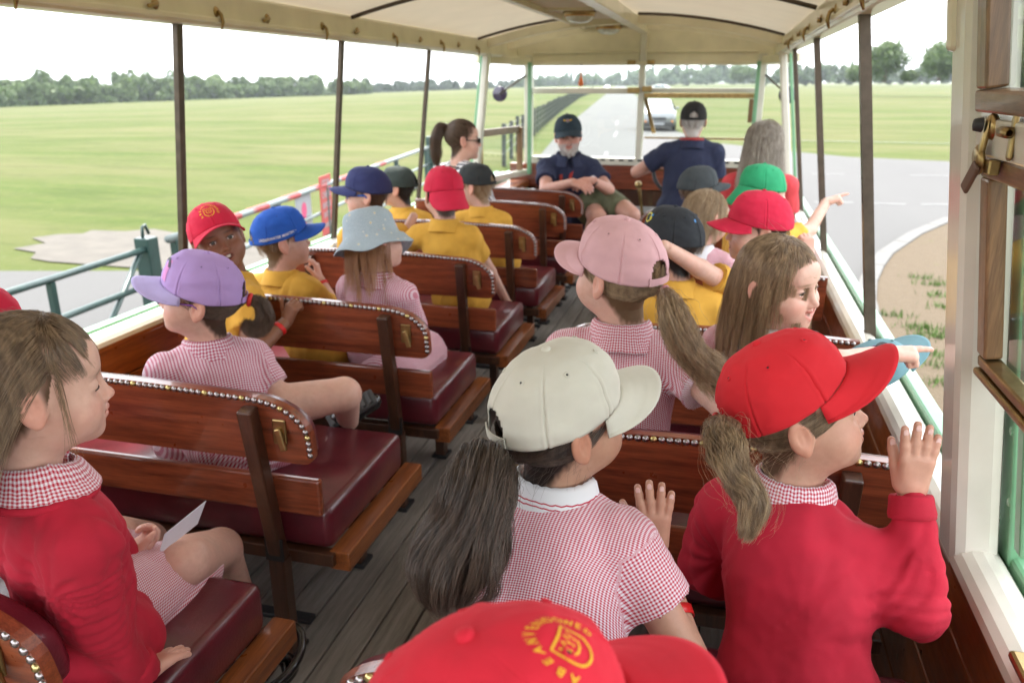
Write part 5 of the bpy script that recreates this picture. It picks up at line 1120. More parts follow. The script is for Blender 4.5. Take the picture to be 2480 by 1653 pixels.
    if collar:
        cm = {'self': OUTFIT[outfit], 'white': COLLARW, 'striped': COLLARS, 'gingham': OUTFIT['gingham']}[collar]
        add_collar(t, nb_ + np.array([0, 0, .012]), bR, bs, cm, collar_h, HR)
        if outfit == 'sweater':
            th_ = np.linspace(-3.0, 3.0, 40); MB().tube([nb_ + bR @ np.array([.079 * bs * math.sin(a), -.076 * bs * math.cos(a), -.018 * bs - .010 * abs(math.sin(a)) - .02 * max(0, -math.cos(a))]) for a in th_], .0065, 8).build('neckband', OUTFIT[outfit], t, True)
    return info
def add_collar(t, c, bR, bs, m, hgt=.018, HR=None, name='collar'):
    n = 48; th = np.linspace(R(-168), R(168), n); prof = [(.050, -.012), (.0505, .006), (.0515, hgt), (.054, hgt + .004), (.0585, hgt - .002), (.066, -.004), (.074, -.020), (.076, -.024)]
    V = []; U = []
    for a in th:
        fr = max(0, -math.cos(a))                    # front opens, points hang lower
        s = 0
        for j, (r_, z) in enumerate(prof):
            k = 1 + .10 * (fr if j > 4 else 0); x = r_ * bs * math.sin(a) * 1.05 * k; y = -r_ * bs * math.cos(a) * (.98 + .12 * fr); zz = (z * bs) - .022 * bs * fr - (.010 * bs * abs(math.sin(a)) if j > 4 else 0) + .0012 * math.sin(a * 23 + j); V.append(c + bR @ np.array([x, y, zz])); U.append((a * .066 * bs, s)); s += (math.hypot(prof[j + 1][0] - r_, prof[j + 1][1] - z) if j + 1 < len(prof) else 0)
    o = mesh(name, V, gridfaces(n, len(prof)), m, t, True); setattr_vec(o.data, 'fab', np.c_[np.array(U), np.zeros(len(U))]); q = o.modifiers.new('thick', 'SOLIDIFY'); q.thickness = .0022; return o
COLLARW = cloth('white_collar', (.72, .73, .76), .15, .2)
COLLARS, nb, b = newmat('striped_collar'); a_ = nb.new('ShaderNodeAttribute', attribute_name='fab'); sp = nb.n.new('ShaderNodeSeparateXYZ'); nb.link(a_.outputs['Vector'], sp.inputs[0])
def near_(v0, w0): return nb.math('LESS_THAN', nb.math('ABSOLUTE', nb.math('SUBTRACT', sp.outputs[1], v0)), w0)
nb.link(nb.mix(nb.math('MAXIMUM', near_(.0690, .0010), near_(.0755, .0010)), (.72, .73, .76), (.42, .02, .05)), b.inputs['Base Color']); b.inputs['Roughness'].default_value = .9
def seam(info, pts, m, name='seam', r=.0012):
    """a stitched line laid on the garment"""
    g_ = info['garment']; V_ = np.empty(len(g_.data.vertices) * 3); g_.data.vertices.foreach_get('co', V_); V_ = V_.reshape(-1, 3) + base_of(info['t']); N_ = np.empty_like(V_).ravel(); g_.data.vertices.foreach_get('normal', N_); N_ = N_.reshape(-1, 3)
    pts = np.array(pts, float); u = np.linspace(0, 1, 26); Q = np.stack([np.interp(u, np.linspace(0, 1, len(pts)), pts[:, i]) for i in range(3)], 1); P = []
    for q in Q: k = ((V_ - q) ** 2).sum(1).argsort()[:6]; P.append(V_[k].mean(0) + N_[k].mean(0) * .0012)
    P = np.array(P)
    for _ in range(3): P[1:-1] = .5 * P[1:-1] + .25 * (P[:-2] + P[2:])
    return MB().tube(P, r, 5).build(name, m, g_, True)
def stripem():
    m, nb, b = newmat('stripe_cloth'); a_ = nb.new('ShaderNodeAttribute', attribute_name='fab'); sp = nb.n.new('ShaderNodeSeparateXYZ'); nb.link(a_.outputs['Vector'], sp.inputs[0])
    nb.link(nb.mix(nb.math('GREATER_THAN', nb.math('FRACT', nb.math('DIVIDE', sp.outputs[1], .032)), .62), (.72, .72, .74), (.03, .035, .06)), b.inputs['Base Color']); b.inputs['Roughness'].default_value = .9; return m
NAIL = mat('fingernail', (.66, .42, .38), .3, var=.05)
LASH = mat('lash_brown', (.05, .032, .024), .6)
OUTFIT = {'gingham': gingham('gingham_red'), 'ginghamw': gingham('gingham_soft', (.42, .035, .085), (.58, .30, .38), (.74, .70, .75), .0078), 'sweater': cloth('red_sweatshirt', (.40, .006, .026), .30, .15, 800), 'yellow': cloth('yellow_polo', (.62, .34, .045), .25, .25), 'navy': cloth('navy_polo', (.018, .024, .06), .25, .2), 'redtop': cloth('coral_top', (.55, .05, .06), .25, .2), 'stripe': stripem()}
# ================================================================== PEOPLE
def loc(info, P): return info['head'] + info['hs'] * (np.asarray(P) @ info['HR'].T)
def unloc(info, P): return ((np.asarray(P) - info['head']) @ info['HR']) / info['hs']
def to_tie(P0, tie, g, m=9, lift=1.03, frizz=.0015, sag=0.0):
    t = np.linspace(0, 1, m)[None, :, None]; P = P0[:, None] * (1 - t) + np.array(tie)[None, None] * t; q = (P - CR_C) / CR_R; r = np.linalg.norm(q, axis=2, keepdims=True)
    lim = lift + .03 * g.random((len(P0), 1, 1)); k = np.where(r < lim, lim / r, 1.0) * (1 - t ** 6) + t ** 6; P = CR_C + (P - CR_C) * k
    P[:, :, 2] -= sag * np.sin(t[..., 0] * math.pi); return P + np.cumsum(g.normal(size=P.shape) * frizz / 3, axis=1)
def under_cap(info, col, tie=(0, -.112, .0), n=1500, zmax=.045, seed=1, r=.00030, front=.045, frizz=.0016, sag=.004):
    P0, g = scalp_roots(n, lambda P: (P[:, 2] < zmax) & (P[:, 2] > -.075 + np.clip((P[:, 1] + .03) * 1.1, -.02, .2)) & (P[:, 1] < front), seed)
    return strands('hair', loc(info, to_tie(P0, tie, g, frizz=frizz, sag=sag)), col, info['t'], r)
def short_hair(info, col, n=1600, zmax=.05, seed=2, L=.022, r=.0003, ztop=False):
    P0, g = scalp_roots(n, lambda P: ((P[:, 2] < zmax) | ztop) & (P[:, 2] > -.045 + np.clip((P[:, 1] + .03) * 1.25, -.03, .25)) & (P[:, 1] < .05), seed)
    P = grow(P0, g, lambda p: np.c_[p[:, 0] * .2, np.full(len(p), -.5), np.full(len(p), -1.0)], L, 6, .4, (1.0, 1.05), .6, .12, neck=False); return strands('hair', loc(info, P), col, info['t'], r)
def bobble(info, c, axis, r, m, name='hair_tie', tr=.005):
    ax = np.array(axis, float); ax /= np.linalg.norm(ax); u = np.cross(ax, [0.3, .2, 1]); u /= np.linalg.norm(u); v = np.cross(ax, u); a = np.linspace(0, 2 * math.pi, 25)
    return MB().tube([np.array(c) + r * (math.cos(t) * u + math.sin(t) * v) for t in a], tr, 8, False).build(name, m, info['t'], True)
def band(info, a, b, r, m, name='wristband', w_=.006):
    a = np.array(a, float); b = np.array(b, float); d = (b - a) / np.linalg.norm(b - a); V, F = lathe([(r, -w_), (r + .0012, -w_), (r + .0012, w_), (r, w_)], 20, d, (a + b) / 2); return mesh(name, V, F, m, info['t'], True)
def skirt(info, segs, m, h=.007, name='skirt', folds=.006, seed=3):
    f = Field(h)
    for (a, b, r1, r2, cut) in segs: f.rc(a, b, r1, r2, .03, cut=cut)
    v, q = f.mesh(); v2 = disp(v, q, folds, 20, seed, (0, 1, 0)); o = meshdata(name, v2, q, m, info['t']); a, b = np.array(segs[0][0], float), np.array(segs[0][1], float); ax = (b - a) / np.linalg.norm(b - a); e = np.cross(ax, [0, 0, 1.0]); e /= np.linalg.norm(e); rel = v - a
    setattr_vec(o.data, 'fab', np.c_[rel @ ax, rel @ e + np.abs(rel[:, 2] - rel[:, 2].max()) * np.sign(rel @ e) * .8, np.zeros(len(v))]); return o
def capof(info, col, **kw): return make_cap(info['t'], info['head'], info['HR'], info['hs'], col, **kw)
redband = mat('red_wristband', (.62, .02, .02), .3, var=.03); bandwhite = mat('band_white', (.7, .66, .7), .4)
red_cap = cloth('red_cap_twill', (.60, .012, .022), .22, .12, 1000, .05); pinkred_cap = cloth('crimson_cap', (.56, .012, .05), .22, .15, 900)
yellow_thread = cloth('yellow_embroidery', (.80, .45, .03), .4, .1, 1500); white_thread = cloth('white_embroidery', (.72, .72, .74), .3, .1, 1500)
SEAT = 1.322
only = None
# ---- left front: girl in a red sweater holding a card
H0 = at(90, 884, .84); w_card = at(285, 1275, 1.13); w_seat = atz(330, 1548, 1.368)
L1 = child_person('girl in red sweater with loose brown hair holding a white card', H0, -44, -2, 3, .96, (-1.0, .93, SEAT), -22, 'sweater', 'pale', 'brown', near=True, eyes=.0005, collar='gingham', bs=.97, shoulder={1: (-.018, .01, -.040), -1: (0, 0, -.02)}, collar_h=.010,
    arms=[dict(side=-1, wrist=w_card, fwd=at(345, 1235, 1.17) - w_card, nrm=(.3, .55, -.5), thumb=-1, pole=(-.4, -.5, -.8), kw=dict(curl=(.55, .8, 1.1, 1.15), thumb=.25, thumbcurl=.2, spread=.05)),
          dict(side=1, wrist=w_seat, fwd=atz(440, 1468, 1.350) - w_seat, nrm=(-.15, -.2, 1), thumb=-1, elbow=at(225, 1430, .84), kw=dict(curl=(.12, .1, .12, .15), spread=.16, thumb=.6))],
    legs=[(at(420, 1290, 1.20), at(505, 1262, 1.40), .055, .050), (at(505, 1262, 1.40), at(560, 1400, 1.50), .047, .036), (at(270, 1235, 1.30), at(340, 1240, 1.45), .05, .046)])
skirt(L1, [(at(200, 1400, 1.0), at(452, 1300, 1.30), .098, .072, True), (at(150, 1330, 1.05), at(300, 1262, 1.34), .09, .062, True), (at(250, 1420, 1.02), at(440, 1345, 1.26), .085, .070, True)], OUTFIT['gingham'], .005)
def comb_l1(p):
    f = np.clip((p[:, 1] - .012) / .02, 0, 1)[:, None]; side = np.c_[np.sign(p[:, 0]) * .25, np.full(len(p), -.75), np.full(len(p), -.75)]; fr = np.c_[p[:, 0] * 4, np.full(len(p), .75), np.full(len(p), -.9)]; return side * (1 - f) + fr * f
P0, g = scalp_roots(9000, lambda P: (P[:, 2] > -.035) & (P[:, 2] > .034 + (P[:, 1] - .010) * 1.3) | ((P[:, 1] < -.03) & (P[:, 2] > -.05)), 11)
Lh = np.where(P0[:, 1] > .012, .040 + .45 * np.clip(P0[:, 2] - .03, 0, .06), .225) * g.uniform(.8, 1.05, len(P0))
strands('hair', loc(L1, grow(P0, g, comb_l1, Lh, 16, .75, (1.0, 1.045), .72, .05, gv=L1['HR'].T @ np.array([0, 0, -1.0]))), 'brown', L1['t'], .00030)
P0, g = scalp_roots(150, lambda P: (P[:, 2] > .03) & (P[:, 1] < -.01), 12); strands('hair', loc(L1, grow(P0, g, lambda p: comb_l1(p) + np.array([0, -.2, .35]), g.uniform(.06, .14, 150), 14, .3, (1.02, 1.2), .86, .28)), 'brown', L1['t'], .00022)
P0 = np.c_[.070 + g.normal(size=26) * .002, .022 + g.normal(size=26) * .004, .03 + g.normal(size=26) * .01]; strands('hair', loc(L1, grow(P0, g, lambda p: np.c_[np.full(len(p), .03), np.full(len(p), .10), np.full(len(p), -1.0)], g.uniform(.07, .15, 26), 12, .8, (1.03, 1.08), .85, .05)), 'brown', L1['t'], .00028)
# the card
cA = at(362, 1262, 1.16); cB = at(452, 1190, 1.23); up_ = np.array([.02, .01, .045]); n_ = np.cross(cB - cA, up_); n_ /= np.linalg.norm(n_)
ck = tag(mesh('card', [cA - [0, 0, .012], cB - [0, 0, .012], cB + up_ - [0, 0, .006], cA + up_ * .75, *(np.array([cA - [0, 0, .012], cB - [0, 0, .012], cB + up_ - [0, 0, .006], cA + up_ * .75]) + n_ * .0007)], [(0, 1, 2, 3), (7, 6, 5, 4), (0, 4, 5, 1), (1, 5, 6, 2), (2, 6, 7, 3), (3, 7, 4, 0)], mat('white_card', (.70, .70, .76), .5, var=.02)), 'small white card held by the girl in the red sweater', 'card')
# ---- red cap just inside the left edge
q = child_person('child in a red cap cut off by the left edge of the picture', at(-52, 790, 1.22), -40, 0, 0, 1.0, (-1.55, 1.05, SEAT), 0, 'yellow', 'pale', 'brown')
capof(q, pinkred_cap, name='red_cap', opening=False); short_hair(q, 'brown', 600)
# ---- purple cap
PU = child_person('girl in lilac cap and purple glasses with curled ponytail', at(458, 684, 1.72), 113, 10, -4, 1.02, (-1.22, 1.72, SEAT), 48, 'ginghamw', 'pale', 'chest', near=True, mouth='open', eyes=.004,
    arms=[dict(side=1, wrist=at(735, 945, 1.95), pole=(.5, -1, -.3), hand=False)], legs=[(at(640, 930, 1.80), at(790, 905, 1.92), .058, .048), (at(790, 905, 1.92), at(800, 965, 2.05), .046, .032)], sleeve=.52)
lil = cloth('lilac_cap', (.40, .27, .56), .2, .15, 900, .05); cap, gr, Wf = capof(PU, lil, name='lilac_cap', near=True, brimcol=cloth('lilac_brim', (.42, .36, .62), .2, .1))
# printed front panel: dark arch, pink glow, lettering
pk = cloth('pink_print', (.62, .26, .55), .2, .1); dk = cloth('dark_print', (.10, .10, .13), .2, .1)
def quadgrid(x0, x1, y0, y1, n=10): return np.array([(x0 + (x1 - x0) * i / n, y0 + (y1 - y0) * j / 3, 0) for i in range(n + 1) for j in range(4)]), gridfaces(n + 1, 4)
cap_decal(cap, Wf, gr, *quadgrid(.030, .052, .0, .055), 0.0, .10, pk, 'pink_panel', lift=.0012); a = np.linspace(.2, 2.6, 14)
V_ = np.array([(r_ * math.cos(t) * 1.2, r_ * math.sin(t), 0) for t in a for r_ in (.016, .024)]); cap_decal(cap, Wf, gr, V_, [(2 * i, 2 * i + 1, 2 * i + 3, 2 * i + 2) for i in range(13)], -.30, .34, dk, 'printed_shape', lift=.0018)
V_, F_ = textmesh('2019', .016, True); bo = [c for c in cap.children if c.name.startswith('brim')][0]
bp = np.array([(x * .9 + .012, .115 + y * .9, .036 - .02 * ((x * .9 + .012) / .08) ** 2 - .003) for x, y, z in V_]); mesh('lettering', Wf(bp), F_, dk, cap)
under_cap(PU, 'chest', (0, -.118, .012), 1800, seed=21, sag=.006); tp_ = loc(PU, (0, -.122, .012))
bobble(PU, tp_, PU['HR'] @ np.array([0, 1, .1]), .013, mat('red_tie', (.6, .03, .03), .7), tr=.006)
strands('hair', tail([tp_, loc(PU, (0, -.150, .008)), loc(PU, (.0, -.168, -.030)), loc(PU, (.0, -.155, -.065)), loc(PU, (0, -.128, -.068)), loc(PU, (0, -.120, -.045))], [.010, .016, .022, .021, .016, .010], 1500, 22, 5, .008, .004, 1.2), 'chest', PU['t'], .00032)
gl_ = mat('purple_frame', (.22, .07, .33), .25, var=.03)
def glasses(info, m, lens=None, r=.017, wrap=0.0, oval=.8):
    gthing = thing('spectacles' if lens is None else 'sunglasses', ('purple framed spectacles on the girl in the lilac cap' if lens is None else 'blue wraparound sunglasses on the boy in the navy cap'), 'glasses', info['head'])
    for s in (-1, 1):
        a = np.linspace(0, 2 * math.pi, 25); ctr = np.array([s * .031, .088 - wrap * .4, -.002]); P = [ctr + np.array([r * math.cos(t), -abs(math.cos(t) * .0) - wrap * max(0, s * math.cos(t)) * 1.0, r * oval * math.sin(t)]) for t in a]; MB().tube(loc(info, P), .0019, 6, False).build('rim', m, gthing, True)
        MB().tube(loc(info, [ctr + [s * r, -wrap, .004], (s * .070, .062, .004), (s * .0765, .0, .006), (s * .0765, -.018, -.006)]), .0021 if lens is None else .0045, 6).build('temple', m, gthing, True)
        V_, F_ = lathe([(0, .0), (r * .98, 0)], 20, (0, 1, 0), (0, 0, 0)); V_ = V_ * np.array([1, 1, oval]) + ctr; mesh('lens', loc(info, V_), F_, lens or glass, gthing)
    MB().tube(loc(info, [(-.014, .090, .001), (0, .093, .004), (.014, .090, .001)]), .0018, 6).build('bridge', m, gthing, True); return gthing
glasses(PU, gl_)
skirt(PU, [(at(560, 1000, 1.72), at(650, 985, 1.82), .125, .11, True), (at(450, 1000, 1.75), at(560, 1000, 1.75), .115, .12, False)], OUTFIT['ginghamw'])
# black shoe with a grey sole
sh = thing('black_shoe', 'black school shoe with ridged sole on the girl in the lilac cap', 'shoe', at(830, 950, 2.05)); A = at(782, 968, 2.04); d = at(892, 900, 2.12) - A; d /= np.linalg.norm(d); f = Field(.004); f.rc(A, A + d * .115, .031, .027, .01).ell(A + [0, 0, .01], .036, .01); v, q_ = f.mesh(); meshdata('upper', v, q_, mat('shoe_leather', (.015, .015, .016), .25, coat=.4), sh)
nrm = np.cross(d, [0, .75, .65]); nrm /= np.linalg.norm(nrm); sd_ = np.cross(nrm, d); mb = MB(); mb.bar(A - d * .03 + nrm * .026, A + d * .13 + nrm * .022, .058, .012, nrm, .005); mb.build('sole', mat('shoe_sole', (.05, .05, .052), .6), sh)
for k in range(7): MB().bar(A + d * (-.015 + k * .021) + nrm * .034 - sd_ * .022, A + d * (-.015 + k * .021) + nrm * .034 + sd_ * .022, .010, .006, nrm).build('tread', mat('shoe_sole', (.05, .05, .052), .6), sh)
# ---- boy in red cap turned round
RB = child_person('boy in red crested cap turned to face the camera', at(502, 550, 2.15), -138, 8, 16, .96, (-1.50, 2.0, SEAT), -35, 'yellow', 'brown', 'black', mouth='open', near=True, eyes=.005,
    arms=[dict(side=1, wrist=at(658, 738, 2.17), fwd=(.35, .12, .75), nrm=(-.1, -1, .25), thumb=-1, pole=(.4, -.3, -1), kw=dict(curl=(1.0, 1.0, 1.0, 1.0), thumb=.85, thumbcurl=.1))], sleeve=.5)
cap, gr, Wf = capof(RB, pinkred_cap, name='red_cap', near=True, opening=False, tiltx=R(6), brim=.075, bend=.026); cap_decal(cap, Wf, gr, *crest(), 0.0, .40, yellow_thread, 'crest', 1.05); short_hair(RB, 'black', 700)
E_, W_, A_ = RB['arms'][1]; band(RB, W_ - (W_ - E_) * .22, W_ - (W_ - E_) * .20, .0235, redband, w_=.007)
# ---- blue cap
BL = child_person('boy in bright blue cap with his fingers at his mouth', at(650, 552, 2.50), -50, 6, 0, .98, (-1.36, 2.50, SEAT), -8, 'yellow', 'pale', 'blond', near=True,
    arms=[dict(side=1, wrist=at(733, 640, 2.66), fwd=(-.12, -.05, 1), nrm=(.8, .3, .2), thumb=-1, pole=(.6, .3, -1), kw=dict(curl=(.5, .6, .7, .9)))], sleeve=.55)
cap, gr, Wf = capof(BL, cloth('blue_cap', (.012, .085, .42), .2, .15, 900), name='blue_cap', near=True, tilt=.018); V_, F_ = textmesh('UNDERWATER MARTIN +', .0125, True); cap_decal(cap, Wf, gr, V_, F_, math.pi / 2 + .15, .10, white_thread, 'lettering', .85, rot=math.pi * 0)
short_hair(BL, 'blond', 900); E_, W_, A_ = BL['arms'][1]; band(BL, W_ - (W_ - E_) * .16, W_ - (W_ - E_) * .14, .0225, redband)
# ---- bucket hat
BU = child_person('girl in pale denim bucket hat with daisies', at(862, 552, 2.52), -38, -2, -24, 1.0, (-1.13, 2.50, SEAT), -14, 'ginghamw', 'pale', 'auburn', near=True)
den, nb, b = newmat('denim_daisy'); tc = nb.n.new('ShaderNodeTexCoord').outputs['Object']; vo = nb.new('ShaderNodeTexVoronoi'); vo.inputs['Scale'].default_value = 34; vo.inputs['Randomness'].default_value = .6; nb.link(tc, vo.inputs['Vector'])
c = nb.ramp(nb.noise(300, 3, vec=tc), [(.3, (.30, .38, .44)), (.7, (.42, .50, .55))]); c = nb.mix(nb.math('LESS_THAN', vo.outputs['Distance'], .16), c, (.62, .62, .56)); c = nb.mix(nb.math('LESS_THAN', vo.outputs['Distance'], .085), c, (.62, .45, .10)); nb.link(c, b.inputs['Base Color']); b.inputs['Roughness'].default_value = .9
nb.link(nb.bump(nb.noise(30, 3, vec=tc), .3, .004), b.inputs['Normal'])
prof = [(.0, .112), (.03, .111), (.055, .106), (.070, .096), (.0765, .080), (.080, .055), (.083, .030), (.086, .016), (.100, -.004), (.115, -.022), (.124, -.034), (.1245, -.037)]
n_ = 72; th = np.arange(n_) * 2 * math.pi / n_; U = np.array([(r_ * math.sin(t) * .96 * (1 + .012 * math.sin(3 * t + 1) * (r_ > .08)), -.012 + r_ * math.cos(t) * 1.16, z + (.010 * math.sin(2 * t + .6) + .006 * math.sin(5 * t) if r_ > .09 else 0)) for t in th for r_, z in prof]); U = U + (fbm(U * 28, 4, 3) * .0022)[:, None]
hat = mesh('bucket_hat', loc(BU, U), gridfaces(n_, len(prof), True), den, BU['t'], True); hat.modifiers.new('thick', 'SOLIDIFY').thickness = .003
P0, g = scalp_roots(1800, lambda P: (P[:, 2] < .03) & (P[:, 1] < .03), 31); strands('hair', loc(BU, grow(P0, g, lambda p: np.c_[p[:, 0] * 1.5, np.full(len(p), -.35), np.full(len(p), -1.0)], g.uniform(.1, .22, 1800), 14, .9, (1.0, 1.08), .8, .06)), 'auburn', BU['t'], .0003)
skirt(BU, [(at(900, 860, 2.45), at(985, 800, 2.70), .12, .085, True)], OUTFIT['ginghamw'], .008)
# ---- backward red cap
RK = child_person('boy in crimson cap worn backwards seen from behind', at(1016, 445, 3.28), 40, 0, 0, 1.0, (-1.08, 3.27, SEAT), 2, 'yellow', 'pale', 'chest',
    arms=[dict(side=1, wrist=at(1163, 690, 3.62), fwd=(.15, .05, -1), nrm=(.4, -.9, .1), thumb=-1, pole=(.9, -.6, 0), kw=dict(curl=(.2, .25, .3, .3))), dict(side=-1, wrist=at(950, 497, 3.38), hand=False, pole=(-.2, -.6, -1))])
capof(RK, pinkred_cap, name='red_cap', capyaw=math.pi, tiltx=R(-4), droop=1.1, bend=.03, brim=.062, opening=False, shift=(0, .028, 0)); short_hair(RK, 'chest', 700)
# ---- navy cap and sunglasses
NV = child_person('boy in navy cap wearing blue wraparound sunglasses', at(842, 447, 3.27), 106, 0, 0, 1.02, (-1.50, 3.25, SEAT), 30, 'yellow', 'pale', 'chest', mouth='open')
cap, gr, Wf = capof(NV, cloth('navy_cap', (.022, .028, .105), .2, .15, 900), name='navy_cap', opening=False); V_, F_ = textmesh('WW', .026, True); cap_decal(cap, Wf, gr, V_, F_, .05, .36, white_thread, 'lettering'); short_hair(NV, 'chest', 600)
glasses(NV, mat('blue_frame', (.02, .10, .42), .25), mat('gold_lens', (.12, .12, .03), .08, .4), .018, .012, .6)
# ---- boy in black cap, yellow shirt
BK = child_person('fair boy in black cap and yellow shirt looking left', at(1092, 428, 4.05), 80, -4, 0, 1.0, (-1.13, 4.03, SEAT), 12, 'yellow', 'pale', 'fair'); capof(BK, cloth('black_cap', (.022, .026, .028), .2, .1, 900), name='black_cap'); short_hair(BK, 'fair', 900, L=.03)
DK = child_person('boy in dark green cap by the left window', at(914, 432, 4.08), 95, 0, 0, .98, (-1.55, 4.03, SEAT), 20, 'yellow', 'tan', 'black'); capof(DK, cloth('dark_green_cap', (.028, .040, .036), .2, .1, 900), name='dark_cap', brim=.06); short_hair(DK, 'black', 600)
# ---- woman with ponytail
WO = child_person('woman in striped top with high brown ponytail and sunglasses', at(1064, 322, 4.78), -62, 0, 0, 1.12, (-1.42, 4.80, SEAT), -20, 'stripe', 'pale', 'chest', kind='adult', bs=1.28, collar=None)
P0, g = scalp_roots(2600, lambda P: P[:, 2] > -.045 + np.clip((P[:, 1] + .02) * 1.25, -.03, .3), 41); tie = np.array([0, -.095, .075]); strands('hair', loc(WO, to_tie(P0, tie, g, lift=1.02)), 'chest', WO['t'], .0005)
tw = loc(WO, tie); bobble(WO, tw, (.3, -.6, .5), .016, mat('hair_clip', (.55, .5, .45), .3, .5)); strands('hair', tail([tw, loc(WO, (0, -.130, .070)), loc(WO, (0, -.155, .0)), loc(WO, (0, -.155, -.08)), loc(WO, (0, -.150, -.14))], [.014, .032, .038, .034, .012], 1300, 16, 8, .008, .004), 'chest', WO['t'], .0005)
gm_ = mat('black_frame', (.015, .015, .015), .2)
for s in (-1, 1): MB().tube(loc(WO, [(s * .05, .083, .0), (s * .070, .06, .002), (s * .0765, .0, .004)]), .003, 6).build('sunglasses_temple', gm_, WO['t'])
V_, F_ = chbox((-.052, .080, -.016), (.052, .088, .012), .004); mesh('sunglasses_lens', loc(WO, V_), F_, gm_, WO['t'], True)
MB().tube([WO['nb'] + np.array([.062 * math.cos(t), .062 * math.sin(t), .01 + .015 * math.sin(t)]) for t in np.linspace(0, 6.28, 24)], .004, 6, False).build('lanyard', gm_, WO['t'])
# ---- bearded man turned round on the front bench
olive = cloth('olive_shorts', (.115, .125, .070), .3, .1)
MA = child_person('bearded man in navy cap and polo leaning on the bench back', at(1305, 312, 5.48), -168, -5, 4, 1.13, (-.98, 5.62, SEAT), -165, 'navy', 'man', 'white', kind='adult', bs=1.38, mouth='smile', eyes=.003, beard=True, scalp=False, near=True,
    arms=[dict(side=1, wrist=at(1316, 419, 5.16), fwd=(1, -.25, -.25), nrm=(0, -.5, .8), thumb=-1, pole=(-1, .1, -.6), sc=.95), dict(side=-1, wrist=at(1360, 415, 5.19), fwd=(-1, -.2, -.25), nrm=(.1, -.7, .7), thumb=1, pole=(1, .2, -.9), sc=.95)],
    legs=[(at(1360, 478, 5.45), at(1372, 500, 5.22), .068, .062), (at(1372, 500, 5.22), at(1350, 560, 5.25), .06, .05), (at(1420, 470, 5.4), at(1450, 495, 5.2), .066, .06)], sleeve=.62)
skirt(MA, [(at(1380, 455, 5.62), at(1425, 482, 5.30), .105, .090, True), (at(1340, 460, 5.62), at(1357, 492, 5.33), .10, .088, True)], olive, .009, 'shorts')
cap, gr, Wf = capof(MA, cloth('navy_green_cap', (.018, .035, .050), .2, .1, 900), name='navy_cap', near=True, opening=False, droop=.30, bend=.024, z0=.026)
V_, F_ = lathe([(0, 0), (.011, 0)], 16, (0, 0, 1)); cap_decal(cap, Wf, gr, V_, F_, 0, .42, sign_white, 'badge'); V_, F_ = lathe([(0, 0), (.006, 0)], 12, (0, 0, 1)); cap_decal(cap, Wf, gr, V_, F_, 0, .42, redp, 'badge', lift=.002)
for s in (-1, 1): cap_decal(cap, Wf, gr, np.array([(s * .012, -.003, 0), (s * .032, .002, 0), (s * .030, .008, 0), (s * .012, .004, 0)]), [(0, 1, 2, 3)], 0, .42, yellow_thread, 'badge_wing')
P0, g = scalp_roots(4000, lambda P: P[:, 0] < 9, 51); d = g.normal(size=(1500, 3)); d /= np.linalg.norm(d, axis=1)[:, None]; P0 = np.array([0, .030, -.062]) + d * np.array([.056, .056, .044]); P0 = P0[(P0[:, 1] > .01) & (P0[:, 2] < -.036) & ~((np.abs(P0[:, 0]) < .017) & (P0[:, 2] > -.066))]
strands('beard', loc(MA, P0[:, None] + np.linspace(0, 1, 5)[None, :, None] * (np.array([0, .003, -.016]) + g.normal(size=(len(P0), 1, 3)) * .003)), 'white', MA['t'], .0006); short_hair(MA, 'white', 900, r=.0005)
for s in (-1, 1):
    q0 = MA['nb'] + np.array([s * -.055, -.03, .01]); MB().bar(q0, q0 + np.array([s * .035, -.105, -.20]), .02, .003, (0, 1, 0)).build('lanyard', redp, MA['t'])
E_, W_, A_ = MA['arms'][-1]; wb = band(MA, W_, W_ + (E_ - W_) * .12, .029, blackm, 'watch_strap', .010); V_, F_ = lathe([(0, .006), (.016, .006), (.018, 0)], 16, (0, -.7, .7), W_ + (E_ - W_) * .07 + np.array([0, -.018, .022])); mesh('watch_face', V_, F_, bandwhite, MA['t'])
# ================================================================== right hand benches
# ---- girl in the white cap
HW_ = at(1292, 958, 1.12); w_h = at(1503, 1258, 1.19)
WH = child_person('girl in off-white cap with long dark ponytail raising a hand', HW_, -50, 9, 4, 1.05, (-.20, .98, SEAT), -14, 'gingham', 'olive', 'dark', near=True, collar='striped', collar_h=.030, bs=1.06, folds=(.0055, 15.0),
    arms=[dict(side=1, wrist=w_h, fwd=(-.04, .05, 1), nrm=(.12, -1, .0), thumb=-1, pole=(.7, -.4, -1), kw=dict(curl=(.14, .06, .08, .12), spread=.20, thumb=.62, thumbcurl=.35), sc=.98)], sleeve=.55, sleeve_r=.056)
wcap = cloth('offwhite_cap', (.55, .535, .465), .22, .15, 1100, .04); cap, gr, Wf = capof(WH, wcap, name='white_cap', near=True, brim=.072, bend=.026, droop=.08, tilt=.016, z0=.014, roll=R(-3))
under_cap(WH, 'dark', (0, -.118, -.020), 4200, zmax=.012, front=.062, seed=61, r=.0003, sag=.01, frizz=.0016); tie = loc(WH, (0, -.125, -.022)); bobble(WH, tie, WH['HR'] @ np.array([0, 1, .3]), .016, mat('black_tie', (.012, .012, .013), .8), tr=.008)
tl = [tie, at(1112, 1075, .98), at(1092, 1150, .94), at(1072, 1230, .925), at(1048, 1310, .91), at(1040, 1390, .91)]
strands('hair', tail(tl, [.016, .044, .058, .062, .058, .026], 6500, 26, 9, .006, .015, 1.5, lenvar=.42), 'dark', WH['t'], .0004); strands('hair', tail(tl, [.02, .045, .062, .070, .075, .07], 160, 26, 10, .018, .014, 1.6, lenvar=.5), 'dark', WH['t'], .0002)
